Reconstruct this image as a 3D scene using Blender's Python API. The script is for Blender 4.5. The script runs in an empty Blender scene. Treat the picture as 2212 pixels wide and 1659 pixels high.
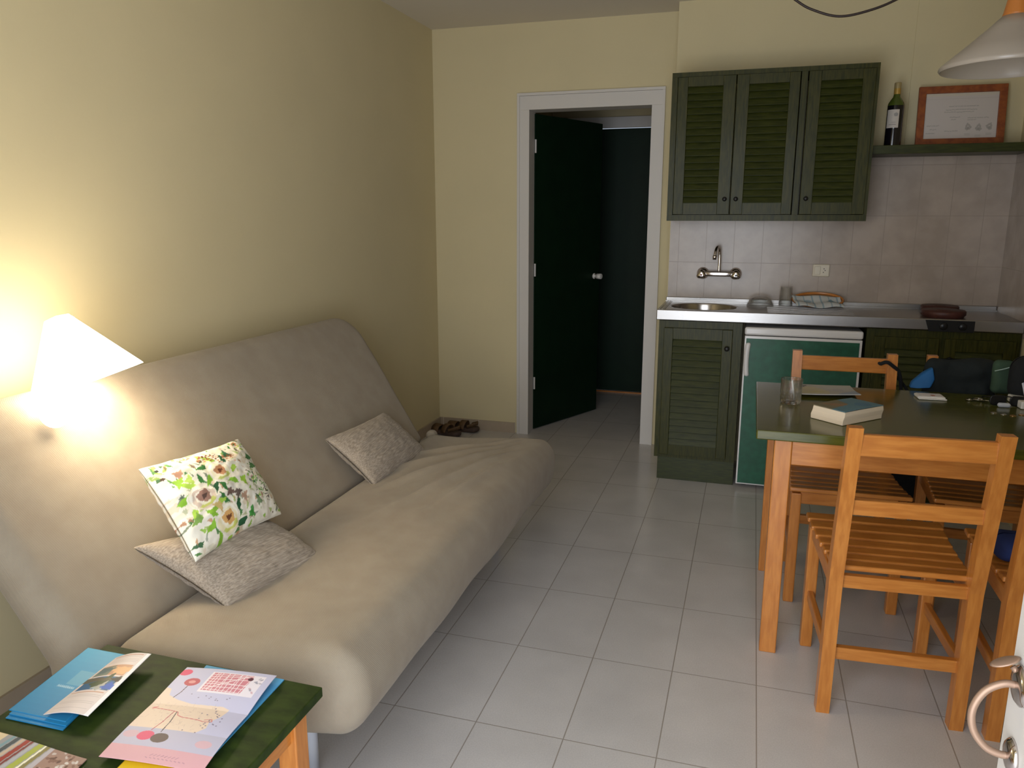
import bpy, bmesh, math, random
import numpy as np
from mathutils import Vector, Matrix, noise
random.seed(4)
C = bpy.context.scene.collection
sc = bpy.context.scene
PI = math.pi

# ---------------------------------------------------------------- camera, world, light, exposure
CAM_H = 1.4
cam_d = bpy.data.cameras.new('camera')
cam = bpy.data.objects.new('camera', cam_d); C.objects.link(cam)
cam_d.sensor_width = 36.0
cam_d.lens = 36.0 * 1663.3 / 2212.0
cam_d.clip_start = 0.02
cam.location = (0, 0, CAM_H)
cam.rotation_euler = (PI / 2 - 0.2152, 0, 0.2994)
sc.camera = cam

world = bpy.data.worlds.new('world'); sc.world = world
world.use_nodes = True
bg = world.node_tree.nodes['Background']
bg.inputs[0].default_value = (0.72, 0.84, 1.0, 1)
bg.inputs[1].default_value = 0.7

day = bpy.data.lights.new('daylight', 'AREA')
day.shape = 'RECTANGLE'; day.size = 1.5; day.size_y = 2.1
day.energy = 54
day.color = (0.88, 0.93, 1.0)
day_o = bpy.data.objects.new('daylight', day); C.objects.link(day_o)
day_o.location = (-0.35, -0.18, 1.10)
day_o.rotation_euler = (PI / 2, 0, 0)

sc.view_settings.view_transform = 'Standard'
sc.view_settings.look = 'None'
sc.view_settings.gamma = 1.0
sc.view_settings.use_curve_mapping = False
sc.view_settings.exposure = 0.0

# ---------------------------------------------------------------- material helpers
def lin(c):
    return tuple(((x / 12.92) if x <= 0.04045 else ((x + 0.055) / 1.055) ** 2.4) for x in c)
def s8(r, g, b):
    return lin((r / 255, g / 255, b / 255))
def lina(a):
    a = np.clip(a, 0, 1)
    return np.where(a <= 0.04045, a / 12.92, ((a + 0.055) / 1.055) ** 2.4)

def mat(name, col, rough=0.6, metal=0.0, noise_amt=0.0, nscale=20, bump=0.0, bscale=200, stretch=(1, 1, 1),
        col2=None, trans=0.0, ior=1.45, coat=0.0, sheen=0.0, emit=None, estr=0.0, spec=0.5):
    m = bpy.data.materials.new(name); m.use_nodes = True
    nt = m.node_tree; N = nt.nodes; L = nt.links
    b = N['Principled BSDF']
    b.inputs['Roughness'].default_value = rough
    b.inputs['Metallic'].default_value = metal
    b.inputs['IOR'].default_value = ior
    b.inputs['Transmission Weight'].default_value = trans
    b.inputs['Coat Weight'].default_value = coat
    b.inputs['Coat Roughness'].default_value = 0.12
    b.inputs['Sheen Weight'].default_value = sheen
    b.inputs['Specular IOR Level'].default_value = spec
    if emit:
        b.inputs['Emission Color'].default_value = (*emit, 1); b.inputs['Emission Strength'].default_value = estr
    b.inputs['Base Color'].default_value = (*col, 1)
    tc = N.new('ShaderNodeTexCoord'); mp = N.new('ShaderNodeMapping')
    mp.inputs['Scale'].default_value = stretch
    L.new(tc.outputs['Object'], mp.inputs[0])
    if col2 is not None or noise_amt:
        if col2 is None: col2 = tuple(x * (1 - noise_amt) for x in col)
        nz = N.new('ShaderNodeTexNoise'); nz.inputs['Scale'].default_value = nscale
        nz.inputs['Detail'].default_value = 4
        L.new(mp.outputs[0], nz.inputs['Vector'])
        rp = N.new('ShaderNodeMapRange'); rp.inputs[1].default_value = 0.35; rp.inputs[2].default_value = 0.65
        L.new(nz.outputs['Fac'], rp.inputs[0])
        mx = N.new('ShaderNodeMix'); mx.data_type = 'RGBA'
        mx.inputs[6].default_value = (*col, 1); mx.inputs[7].default_value = (*col2, 1)
        L.new(rp.outputs[0], mx.inputs[0]); L.new(mx.outputs[2], b.inputs['Base Color'])
    if bump:
        n2 = N.new('ShaderNodeTexNoise'); n2.inputs['Scale'].default_value = bscale
        n2.inputs['Detail'].default_value = 3
        L.new(mp.outputs[0], n2.inputs['Vector'])
        bp = N.new('ShaderNodeBump'); bp.inputs['Strength'].default_value = bump; bp.inputs['Distance'].default_value = 0.002
        L.new(n2.outputs['Fac'], bp.inputs['Height']); L.new(bp.outputs[0], b.inputs['Normal'])
    return m

def painted_mat(name, rough=0.6, bump=0.0, sheen=0.0, coat=0.0):
    m = mat(name, (1, 1, 1), rough, bump=bump, bscale=300, sheen=sheen, coat=coat)
    nt = m.node_tree
    a = nt.nodes.new('ShaderNodeAttribute'); a.attribute_name = 'print'
    nt.links.new(a.outputs['Color'], nt.nodes['Principled BSDF'].inputs['Base Color'])
    return m

def tile_mat(name, base, base2, grout, bw, bh, ox, oy, axes, mortar=0.003, rough=0.3, nscale=6, stain=False, bumpd=0.001):
    m = mat(name, base, rough)
    nt = m.node_tree; N = nt.nodes; L = nt.links; b = N['Principled BSDF']
    geo = N.new('ShaderNodeTexCoord'); sep = N.new('ShaderNodeSeparateXYZ'); L.new(geo.outputs['Object'], sep.inputs[0])
    cmb = N.new('ShaderNodeCombineXYZ')
    for k, (ax, off) in enumerate(zip(axes, (ox, oy))):
        ad = N.new('ShaderNodeMath'); ad.operation = 'SUBTRACT'; ad.inputs[1].default_value = off
        L.new(sep.outputs[ax], ad.inputs[0]); L.new(ad.outputs[0], cmb.inputs[k])
    br = N.new('ShaderNodeTexBrick'); br.offset = 0; br.squash = 1
    br.inputs['Scale'].default_value = 1
    br.inputs['Brick Width'].default_value = bw; br.inputs['Row Height'].default_value = bh
    br.inputs['Mortar Size'].default_value = mortar; br.inputs['Mortar Smooth'].default_value = 0.3
    br.inputs['Color1'].default_value = (1, 1, 1, 1); br.inputs['Color2'].default_value = (0.97, 0.97, 0.97, 1)
    br.inputs['Mortar'].default_value = (1, 1, 1, 1)
    L.new(cmb.outputs[0], br.inputs['Vector'])
    nz = N.new('ShaderNodeTexNoise'); nz.inputs['Scale'].default_value = nscale; nz.inputs['Detail'].default_value = 6
    L.new(geo.outputs['Object'], nz.inputs['Vector'])
    mr = N.new('ShaderNodeMapRange'); mr.inputs[1].default_value = 0.35; mr.inputs[2].default_value = 0.65
    L.new(nz.outputs['Fac'], mr.inputs[0])
    mx = N.new('ShaderNodeMix'); mx.data_type = 'RGBA'; mx.inputs[6].default_value = (*base, 1); mx.inputs[7].default_value = (*base2, 1)
    L.new(mr.outputs[0], mx.inputs[0])
    mu = N.new('ShaderNodeMix'); mu.data_type = 'RGBA'; mu.blend_type = 'MULTIPLY'; mu.inputs[0].default_value = 1
    L.new(mx.outputs[2], mu.inputs[6]); L.new(br.outputs['Color'], mu.inputs[7])
    last = mu.outputs[2]
    if stain:
        n3 = N.new('ShaderNodeTexNoise'); n3.inputs['Scale'].default_value = 250; n3.inputs['Detail'].default_value = 2
        L.new(geo.outputs['Object'], n3.inputs['Vector'])
        m3 = N.new('ShaderNodeMapRange'); m3.inputs[1].default_value = 0.3; m3.inputs[2].default_value = 0.7
        m3.inputs[3].default_value = 0.93; m3.inputs[4].default_value = 1.04
        L.new(n3.outputs['Fac'], m3.inputs[0])
        mm = N.new('ShaderNodeVectorMath'); mm.operation = 'SCALE'
        L.new(last, mm.inputs[0]); L.new(m3.outputs[0], mm.inputs['Scale']); last = mm.outputs[0]
    fin = N.new('ShaderNodeMix'); fin.data_type = 'RGBA'; fin.inputs[7].default_value = (*grout, 1)
    L.new(br.outputs['Fac'], fin.inputs[0]); L.new(last, fin.inputs[6]); L.new(fin.outputs[2], b.inputs['Base Color'])
    inv = N.new('ShaderNodeMath'); inv.operation = 'SUBTRACT'; inv.inputs[0].default_value = 1
    L.new(br.outputs['Fac'], inv.inputs[1])
    bp = N.new('ShaderNodeBump'); bp.inputs['Distance'].default_value = bumpd; bp.inputs['Strength'].default_value = 0.6
    L.new(inv.outputs[0], bp.inputs['Height']); L.new(bp.outputs[0], b.inputs['Normal'])
    return m

WOODC, WOODC2 = s8(198, 128, 58), s8(180, 110, 46)
M = {}
M['wall'] = mat('cream_wall_paint', s8(214, 201, 163), 0.85, noise_amt=0.03, nscale=3, bump=0.15, bscale=60, spec=0.2)
M['ceiling'] = mat('ceiling_paint', s8(216, 208, 194), 0.9, spec=0.2)
M['white'] = mat('white_trim_paint', s8(208, 203, 197), 0.45)
M['floor'] = tile_mat('floor_tiles', s8(206, 202, 200), s8(198, 194, 192), s8(156, 148, 140), 0.2529, 0.4148, 0.0933, 1.8106 - 0.4148 * 8, (0, 1), mortar=0.0018, rough=0.2, nscale=5, stain=True)
M['skirting'] = tile_mat('skirting_tiles', s8(178, 162, 142), s8(168, 152, 132), s8(215, 208, 196), 0.2529, 1.0, 0.0933, -0.3, (0, 2), mortar=0.002, rough=0.4)
M['skirting_y'] = tile_mat('skirting_tiles_side', s8(178, 162, 142), s8(168, 152, 132), s8(200, 190, 176), 0.4148, 1.0, 1.8106, -0.3, (1, 2), mortar=0.002, rough=0.4)
M['wtile'] = tile_mat('kitchen_wall_tiles', s8(180, 166, 154), s8(166, 152, 140), s8(160, 147, 136), 0.15, 0.2535, -0.102, 1.145, (0, 2), mortar=0.0014, rough=0.25, nscale=9)
M['wtile_y'] = tile_mat('kitchen_side_tiles', s8(180, 166, 154), s8(166, 152, 140), s8(160, 147, 136), 0.15, 0.2535, 4.49, 1.145, (1, 2), mortar=0.0014, rough=0.25, nscale=9)
M['green_x'] = mat('green_stained_wood_across', s8(58, 62, 20), 0.4, col2=s8(40, 46, 14), nscale=5, stretch=(3, 10, 30), coat=0.04, spec=0.35)
M['green_z'] = mat('green_stained_wood_upright', s8(64, 62, 20), 0.42, col2=s8(42, 46, 12), nscale=5, stretch=(30, 30, 3), coat=0.03, spec=0.25)
M['table_green'] = mat('green_table_top', s8(86, 84, 24), 0.2, col2=s8(68, 70, 16), nscale=6, stretch=(1.5, 12, 12), coat=0.1)
M['coffee_green'] = mat('green_coffee_table_top', s8(46, 62, 16), 0.6, col2=s8(28, 44, 8), nscale=10, stretch=(2, 4, 4), spec=0.3)
M['dark_green'] = mat('dark_green_door_paint', s8(12, 36, 20), 0.5, noise_amt=0.2, nscale=8, spec=0.2)
M['fridge_green'] = mat('green_fridge_panel', s8(30, 92, 66), 0.4, col2=s8(24, 80, 56), nscale=30, bump=0.1, bscale=400)
M['fridge_white'] = mat('fridge_enamel', s8(225, 222, 220), 0.25, coat=0.3)
M['wood_x'] = mat('varnished_wood_across', WOODC, 0.32, col2=WOODC2, nscale=4, stretch=(3, 25, 25), coat=0.3)
M['wood_y'] = mat('varnished_wood_deep', WOODC, 0.32, col2=WOODC2, nscale=4, stretch=(25, 3, 25), coat=0.3)
M['wood_z'] = mat('varnished_wood_upright', WOODC, 0.32, col2=WOODC2, nscale=4, stretch=(25, 25, 3), coat=0.3)
M['frame_wood'] = mat('red_brown_wood', s8(152, 84, 42), 0.4, col2=s8(126, 64, 36), nscale=6, stretch=(6, 20, 6))
M['cap_wood'] = mat('pendant_wood', s8(196, 122, 56), 0.4)
M['steel'] = mat('brushed_steel', s8(168, 165, 162), 0.3, 1.0, bump=0.08, bscale=30, stretch=(1, 60, 60))
M['steel_dark'] = mat('steel_basin', s8(170, 165, 160), 0.2, 1.0)
M['chrome'] = mat('chrome', s8(205, 198, 195), 0.1, 1.0)
M['brass'] = mat('worn_brass', s8(158, 130, 110), 0.45, 0.5)
M['black'] = mat('black_plastic', s8(22, 22, 24), 0.35)
M['cable'] = mat('black_cable', s8(40, 26, 20), 0.5)
M['burner'] = mat('cast_iron_burner', s8(84, 46, 38), 0.5, 0.0, noise_amt=0.3, nscale=30)
M['glass'] = mat('clear_glass', (0.97, 0.98, 0.98), 0.02, trans=1.0, ior=1.47)
def thin_glass(name, k):
    m = bpy.data.materials.new(name); m.use_nodes = True; nt = m.node_tree; N = nt.nodes; L = nt.links
    N.remove(N['Principled BSDF']); out = N['Material Output']
    tr = N.new('ShaderNodeBsdfTransparent'); tr.inputs[0].default_value = (0.985, 0.99, 0.985, 1)
    gl = N.new('ShaderNodeBsdfGlossy'); gl.inputs['Roughness'].default_value = 0.04
    ri = N.new('ShaderNodeBsdfGlass'); ri.inputs['IOR'].default_value = 1.45
    lw = N.new('ShaderNodeLayerWeight'); lw.inputs['Blend'].default_value = 0.25
    m1 = N.new('ShaderNodeMixShader'); L.new(lw.outputs['Facing'], m1.inputs[0]); L.new(tr.outputs[0], m1.inputs[1]); L.new(gl.outputs[0], m1.inputs[2])
    m2 = N.new('ShaderNodeMixShader'); m2.inputs[0].default_value = k; L.new(m1.outputs[0], m2.inputs[1]); L.new(ri.outputs[0], m2.inputs[2])
    L.new(m2.outputs[0], out.inputs['Surface']); return m
M['glass_thin'] = thin_glass('thin_clear_glass', 0.0)
M['glass_cut'] = thin_glass('cut_clear_glass', 0.45)
M['plastic_white'] = mat('white_plastic', s8(228, 224, 218), 0.4)
M['socket'] = mat('socket_plastic', s8(216, 206, 186), 0.4)
M['grey_metal'] = mat('grey_painted_metal', s8(186, 190, 200), 0.35)
M['sandal'] = mat('brown_leather', s8(104, 78, 50), 0.7, noise_amt=0.35, nscale=40, bump=0.3, bscale=80)
M['sandal_sole'] = mat('dark_sole', s8(74, 58, 50), 0.7)
M['black_cloth'] = mat('black_cloth', s8(26, 28, 30), 0.9, noise_amt=0.3, nscale=20, bump=0.4, bscale=90)
M['navy_cloth'] = mat('dark_green_black_cloth', s8(24, 31, 32), 0.9, noise_amt=0.3, nscale=14, bump=0.4, bscale=60)
M['blue_cloth'] = mat('blue_cloth', s8(24, 92, 150), 0.7, noise_amt=0.1)
M['dblue_cloth'] = mat('deep_blue_cloth', s8(22, 40, 92), 0.8)
M['moss_cloth'] = mat('moss_cloth', s8(58, 80, 62), 0.85, noise_amt=0.2)
M['cord'] = mat('pale_cord', s8(150, 170, 160), 0.6)
M['wine'] = mat('dark_wine_glass', s8(18, 16, 22), 0.1, coat=0.5)
M['wine_green'] = mat('green_bottle_glass', s8(74, 88, 30), 0.12, coat=0.5)
M['label_paper'] = painted_mat('label_paper', 0.6)
M['gold_foil'] = mat('gold_foil', s8(188, 150, 70), 0.4, 0.2)
M['gold_pale'] = mat('pale_foil_cap', s8(170, 150, 104), 0.4, 0.1)
M['pages'] = mat('book_pages', s8(228, 210, 184), 0.8, noise_amt=0.08, nscale=6, stretch=(1, 1, 200))
M['print'] = painted_mat('printed_paper', 0.45)
M['print_gloss'] = painted_mat('glossy_printed_paper', 0.5)
M['floral'] = painted_mat('floral_cotton', 0.8, bump=0.1)
M['coin'] = mat('coin_metal', s8(200, 160, 110), 0.25, 1.0)
M['coin_s'] = mat('silver_coin_metal', s8(205, 200, 190), 0.2, 1.0)
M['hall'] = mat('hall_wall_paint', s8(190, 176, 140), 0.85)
M['shade'] = mat('opal_shade', s8(178, 168, 156), 0.32, coat=0.3)
M['lamp_glow'] = mat('lit_lamp_glass', (1, 0.93, 0.8), 0.5, emit=(1.0, 0.86, 0.64), estr=18.0)
M['bulb_glow'] = mat('lit_bulb_glass', (1, 0.93, 0.8), 0.5, emit=(1.0, 0.88, 0.70), estr=2.2)

def fabric(name, col, col2, scale=(1, 1, 1), nscale=60, bump=0.25, streak=False):
    m = mat(name, col, 0.92, col2=col2, nscale=nscale, stretch=scale, sheen=0.15, spec=0.15)
    nt = m.node_tree; N = nt.nodes; L = nt.links
    tc = N.new('ShaderNodeTexCoord')
    w1 = N.new('ShaderNodeTexWave'); w1.bands_direction = 'Y'; w1.inputs['Scale'].default_value = 160; w1.inputs['Distortion'].default_value = 2
    w2 = N.new('ShaderNodeTexWave'); w2.bands_direction = 'DIAGONAL'; w2.inputs['Scale'].default_value = 120; w2.inputs['Distortion'].default_value = 2
    L.new(tc.outputs['Object'], w1.inputs[0]); L.new(tc.outputs['Object'], w2.inputs[0])
    ad = N.new('ShaderNodeMath'); ad.operation = 'ADD'
    L.new(w1.outputs['Fac'], ad.inputs[0]); L.new(w2.outputs['Fac'], ad.inputs[1])
    bp = N.new('ShaderNodeBump'); bp.inputs['Strength'].default_value = bump; bp.inputs['Distance'].default_value = 0.001
    L.new(ad.outputs[0], bp.inputs['Height']); L.new(bp.outputs[0], N['Principled BSDF'].inputs['Normal'])
    return m
M['sofa'] = fabric('beige_sofa_cloth', s8(156, 145, 128), s8(150, 138, 121), (1, 1, 1), 14)
M['cushion'] = fabric('streaked_taupe_cloth', s8(178, 165, 150), s8(142, 130, 116), (16, 230, 230), 1.2, 0.3)

# ---------------------------------------------------------------- object helpers
def setp(o, label=None, cat=None, group=None, kind=None):
    if label: o['label'] = label
    if cat: o['category'] = cat
    if group: o['group'] = group
    if kind: o['kind'] = kind
    return o
def thing(name, label, cat, loc=(0, 0, 0), rz=0, group=None):
    o = bpy.data.objects.new(name, None); C.objects.link(o)
    o.empty_display_size = 0.05
    o.location = loc; o.rotation_euler = (0, 0, rz)
    return setp(o, label, cat, group)
def obj(name, bm, m, parent=None, smooth=False, label=None):
    if isinstance(bm, bmesh.types.BMesh):
        bmesh.ops.recalc_face_normals(bm, faces=bm.faces)
        me = bpy.data.meshes.new(name); bm.to_mesh(me); bm.free()
    else: me = bm; me.name = name
    if smooth:
        for p in me.polygons: p.use_smooth = True
    me.materials.append(M[m] if isinstance(m, str) else m)
    o = bpy.data.objects.new(name, me); C.objects.link(o)
    if parent: o.parent = parent
    if label: o['label'] = label
    return o
def struct(name, bm, m, parent=None):
    o = obj(name, bm, m, parent)
    if not parent: o['kind'] = 'structure'
    return o
def loose(name, bm, m, label, cat, group=None, smooth=False):
    return setp(obj(name, bm, m, None, smooth), label, cat, group)
def NB(): return bmesh.new()
def box(bm, x0, x1, y0, y1, z0, z1, bev=0.0, seg=2, mtx=None):
    vs = [bm.verts.new((x, y, z)) for x in (x0, x1) for y in (y0, y1) for z in (z0, z1)]
    F = [(0, 1, 3, 2), (4, 6, 7, 5), (0, 4, 5, 1), (2, 3, 7, 6), (0, 2, 6, 4), (1, 5, 7, 3)]
    fs = [bm.faces.new([vs[i] for i in f]) for f in F]
    geom = vs
    if bev > 0:
        es = list({e for f in fs for e in f.edges})
        r = bmesh.ops.bevel(bm, geom=es + vs, offset=bev, segments=seg, profile=0.5, affect='EDGES')
        geom = list({v for f in r['faces'] for v in f.verts} | {v for v in vs if v.is_valid})
        st = set(geom); stack = list(st)
        while stack:
            v = stack.pop()
            for e in v.link_edges:
                w = e.other_vert(v)
                if w not in st: st.add(w); stack.append(w)
        geom = list(st)
    if mtx is not None:
        for v in geom: v.co = mtx @ v.co
    return geom
def beam(bm, p, q, w, d, bev=0.003, up=(0, 0, 1)):
    """bar of section w x d from p to q"""
    p, q = Vector(p), Vector(q); ax = (q - p); L = ax.length; ax.normalize()
    u = Vector(up)
    if abs(ax.dot(u)) > 0.95: u = Vector((0, 1, 0))
    s = ax.cross(u).normalized(); t = s.cross(ax).normalized()
    m = Matrix((s, t, ax)).transposed().to_4x4(); m.translation = p
    return box(bm, -w / 2, w / 2, -d / 2, d / 2, 0, L, bev, mtx=m)
def lathe(bm, prof, seg=32, mtx=None, cap=True):
    rings = []
    for r, z in prof:
        if r < 1e-6:
            rings.append([bm.verts.new((0, 0, z))])
        else:
            rings.append([bm.verts.new((r * math.cos(2 * PI * k / seg), r * math.sin(2 * PI * k / seg), z)) for k in range(seg)])
    for a, b in zip(rings, rings[1:]):
        for k in range(seg):
            k2 = (k + 1) % seg
            if len(a) == 1 and len(b) == 1: continue
            if len(a) == 1: bm.faces.new((a[0], b[k], b[k2]))
            elif len(b) == 1: bm.faces.new((a[k], a[k2], b[0]))
            else: bm.faces.new((a[k], a[k2], b[k2], b[k]))
    if mtx is not None:
        for r in rings:
            for v in r: v.co = mtx @ v.co
def tube(bm, pts, r, seg=10, closed=False):
    pts = [Vector(p) for p in pts]; n = len(pts); rings = []
    rr = r if hasattr(r, '__len__') else [r] * n
    prev = None
    for i, p in enumerate(pts):
        a = pts[(i - 1) % n] if (closed or i > 0) else p
        b = pts[(i + 1) % n] if (closed or i < n - 1) else p
        t = (b - a).normalized()
        u = prev if prev is not None else (Vector((0, 0, 1)) if abs(t.z) < 0.9 else Vector((1, 0, 0)))
        s = t.cross(u).normalized(); u2 = s.cross(t).normalized(); prev = u2
        rings.append([bm.verts.new(p + rr[i] * (math.cos(2 * PI * k / seg) * s + math.sin(2 * PI * k / seg) * u2)) for k in range(seg)])
    m = n if closed else n - 1
    for i in range(m):
        A, B = rings[i], rings[(i + 1) % n]
        for k in range(seg): bm.faces.new((A[k], A[(k + 1) % seg], B[(k + 1) % seg], B[k]))
    if not closed:
        bm.faces.new(rings[0]); bm.faces.new(rings[-1])
def spline(pts, n=10):
    P = [Vector(p) for p in pts]; out = []
    P = [P[0] * 2 - P[1]] + P + [P[-1] * 2 - P[-2]]
    for i in range(1, len(P) - 2):
        for k in range(n):
            t = k / n
            out.append(0.5 * ((2 * P[i]) + (P[i + 1] - P[i - 1]) * t + (2 * P[i - 1] - 5 * P[i] + 4 * P[i + 1] - P[i + 2]) * t * t + (3 * P[i] - P[i - 1] - 3 * P[i + 1] + P[i + 2]) * t ** 3))
    out.append(P[-2]); return out
def arc_samples(n, dens=0.75):
    t = np.linspace(-1, 1, n)
    return (1 - dens) * t + dens * np.sin(t * PI / 2)
def slab(W, H, T, R, e, fn, nu=60, nv=40, power=2.0, pinch=0.0, side_t=None):
    """rounded slab / pillow: local x in +-W/2, y in +-H/2, rim at mid thickness; fn maps (x,y,w,a,b,side)->xyz"""
    bm = NB(); A = arc_samples(nu); B = arc_samples(nv)
    ix, iy = W / 2 - R, H / 2 - R
    for side in (1, -1):
        g = {}
        for i, a in enumerate(A):
            for j, b in enumerate(B):
                x, y = a * W / 2, b * H / 2
                qx = max(-ix, min(ix, x)); qy = max(-iy, min(iy, y)); dx, dy = x - qx, y - qy
                if dx and dy and R > 0:
                    m_ = max(abs(dx), abs(dy)); h_ = math.hypot(dx, dy); dx *= m_ / h_; dy *= m_ / h_
                    x, y = qx + dx, qy + dy
                ex, ey = max(abs(x) - ix, 0), max(abs(y) - iy, 0)
                s = R - math.hypot(ex, ey) - min(max(abs(x) - ix, abs(y) - iy), 0)
                if pinch: s = max(0.0, W / 2 * H / 2 * (1 - a * a) * (1 - b * b) / (W / 2 + H / 2) * 2.0)
                q = min(max(s, 0) / e, 1)
                w = T / 2 * max(0.0, 1 - (1 - q) ** power) ** (1 / power)
                if pinch:
                    x *= 1 - pinch * (1 - b * b); y *= 1 - pinch * (1 - a * a)
                g[i, j] = bm.verts.new(fn(x, y, side * w, a, b, side))
        for i in range(nu - 1):
            for j in range(nv - 1):
                bm.faces.new((g[i, j], g[i + 1, j], g[i + 1, j + 1], g[i, j + 1]))
    bmesh.ops.remove_doubles(bm, verts=bm.verts, dist=1e-5)
    return bm
def nz(x, y, z=0.0): return noise.noise(Vector((x, y, z)))

# ---- painting on fine grids (colour attribute), coordinates u right, v up in 0..1
class Canvas:
    def __init__(s, w, h, col):
        s.w, s.h = w, h; s.a = np.zeros((h, w, 3)); s.a[:] = np.array(col) / 255
        s.X, s.Y = np.meshgrid((np.arange(w) + .5) / w, (np.arange(h) + .5) / h); s.asp = w / h
    def put(s, mask, col, al=1.0):
        m = (mask * al)[..., None]; s.a = s.a * (1 - m) + np.array(col) / 255 * m
    def ell(s, cx, cy, rx, ry, col, al=1.0, ang=0.0, wob=0.0, seed=0.0, hole=0.0):
        dx, dy = (s.X - cx) * s.asp, s.Y - cy
        ca, sa = math.cos(ang), math.sin(ang)
        p, q = (dx * ca + dy * sa) / rx, (-dx * sa + dy * ca) / ry
        d = np.sqrt(p * p + q * q)
        if wob:
            th = np.arctan2(q, p); d = d * (1 + wob * np.sin(3 * th + seed) + wob * 0.6 * np.sin(7 * th + 2 * seed))
        m = (d < 1) & (d >= hole); s.put(m.astype(float), col, al)
    def rect(s, x0, y0, x1, y1, col, al=1.0): s.put(((s.X >= x0) & (s.X < x1) & (s.Y >= y0) & (s.Y < y1)).astype(float), col, al)
    def line(s, pts, wd, col, al=1.0):
        for (x0, y0), (x1, y1) in zip(pts, pts[1:]):
            ax, ay, bx, by = x0 * s.asp, y0, x1 * s.asp, y1
            px, py = s.X * s.asp, s.Y; L = (bx - ax) ** 2 + (by - ay) ** 2 + 1e-9
            t = np.clip(((px - ax) * (bx - ax) + (py - ay) * (by - ay)) / L, 0, 1)
            d = np.hypot(px - ax - t * (bx - ax), py - ay - t * (by - ay)); s.put((d < wd).astype(float), col, al)
    def poly(s, pts, col, al=1.0):
        ins = np.zeros(s.X.shape, bool); n = len(pts)
        for i in range(n):
            x0, y0 = pts[i]; x1, y1 = pts[(i + 1) % n]
            if y0 == y1: continue
            c = ((s.Y >= min(y0, y1)) & (s.Y < max(y0, y1)) & (s.X < x0 + (s.Y - y0) * (x1 - x0) / (y1 - y0))); ins ^= c
        s.put(ins.astype(float), col, al)
    def at(s, u, v):
        i = min(s.w - 1, max(0, int(u * s.w))); j = min(s.h - 1, max(0, int(v * s.h))); return s.a[j, i]
def paint_mesh(me, canvas, uv_of):
    at = me.color_attributes.new('print', 'FLOAT_COLOR', 'POINT')
    cols = np.ones((len(me.vertices), 4))
    for k, v in enumerate(me.vertices):
        u, w = uv_of[k]; cols[k, :3] = canvas.at(u, w)
    cols[:, :3] = lina(cols[:, :3]); at.data.foreach_set('color', cols.ravel())
def sheet(name, c00, c10, c11, c01, canvas, m, parent=None, lift=None, thick=0.0006, nu=None, nv=None):
    """printed sheet; corners given as u0v0,u1v0,u1v1,u0v1"""
    nu = nu or canvas.w; nv = nv or canvas.h
    bm = NB(); c = [Vector(p) for p in (c00, c10, c11, c01)]; uv = []; g = []
    for j in range(nv):
        for i in range(nu):
            u, v = i / (nu - 1), j / (nv - 1)
            p = c[0] * (1 - u) * (1 - v) + c[1] * u * (1 - v) + c[2] * u * v + c[3] * (1 - u) * v
            if lift: p = p + Vector((0, 0, lift(u, v)))
            g.append(bm.verts.new(p)); uv.append((u, v))
    for j in range(nv - 1):
        for i in range(nu - 1):
            k = j * nu + i; bm.faces.new((g[k], g[k + 1], g[k + nu + 1], g[k + nu]))
    me = bpy.data.meshes.new(name); bm.to_mesh(me); bm.free()
    paint_mesh(me, canvas, uv)
    o = obj(name, me, m, parent, smooth=True)
    md = o.modifiers.new('thickness', 'SOLIDIFY'); md.thickness = thick; md.offset = -1
    return o

# ---------------------------------------------------------------- the room
XL, XR, YD, YK, CEIL = -1.96, 1.215, 4.69, 4.49, 2.51
YF = 0.25
bm = NB(); box(bm, -2.2, 1.5, -0.6, 7.0, -0.08, 0); struct('floor', bm, 'floor')
bm = NB(); box(bm, -2.2, 1.5, 0.0, 4.9, CEIL, CEIL + 0.1); struct('ceiling', bm, 'ceiling')
bm = NB(); box(bm, XL - 0.12, XL, 0.0, YD + 0.12, 0, CEIL); struct('wall_left', bm, 'wall')
DX0, DX1, DZ = -1.335, -0.605, 2.02      # clear door opening
bm = NB()
box(bm, XL, DX0 - 0.01, YD, YD + 0.12, 0, CEIL); box(bm, DX1 + 0.01, -0.456, YD, YD + 0.12, 0, CEIL)
box(bm, DX0 - 0.01, DX1 + 0.01, YD, YD + 0.12, DZ + 0.01, CEIL)
struct('wall_back', bm, 'wall')
bm = NB(); box(bm, -0.456, XR, YK, YD + 0.12, 1.695, CEIL); box(bm, -0.456, XR, YK + 0.006, YD + 0.12, 0, 1.695)
box(bm, 0.70, XR, YK - 0.006, YK, 1.70, CEIL)
struct('wall_kitchen', bm, 'wall')
bm = NB(); box(bm, -0.452, XR, YK, YK + 0.006, 0.85, 1.695); struct('trim_3', bm, 'wtile')
bm = NB(); box(bm, XR, XR + 0.12, 0.0, YD + 0.12, 0, CEIL); struct('wall_right', bm, 'wall')
bm = NB(); box(bm, XR - 0.006, XR, 3.4, YK, 0.85, 1.70); struct('trim_4', bm, 'wtile_y')
# front wall with the wide open doorway the daylight comes through
bm = NB(); box(bm, XL, -1.12, 0.05, YF, 0, CEIL); box(bm, 0.42, XR, 0.05, YF, 0, CEIL); box(bm, -1.12, 0.42, 0.05, YF, 2.2, CEIL)
struct('wall_front', bm, 'wall')
# skirting
bm = NB(); box(bm, XL, XL + 0.01, YF, YD, 0, 0.068); struct('baseboard_left', bm, 'skirting_y')
bm = NB(); box(bm, XL + 0.01, -1.425, YD - 0.01, YD, 0, 0.068); struct('baseboard_back', bm, 'skirting')
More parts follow.
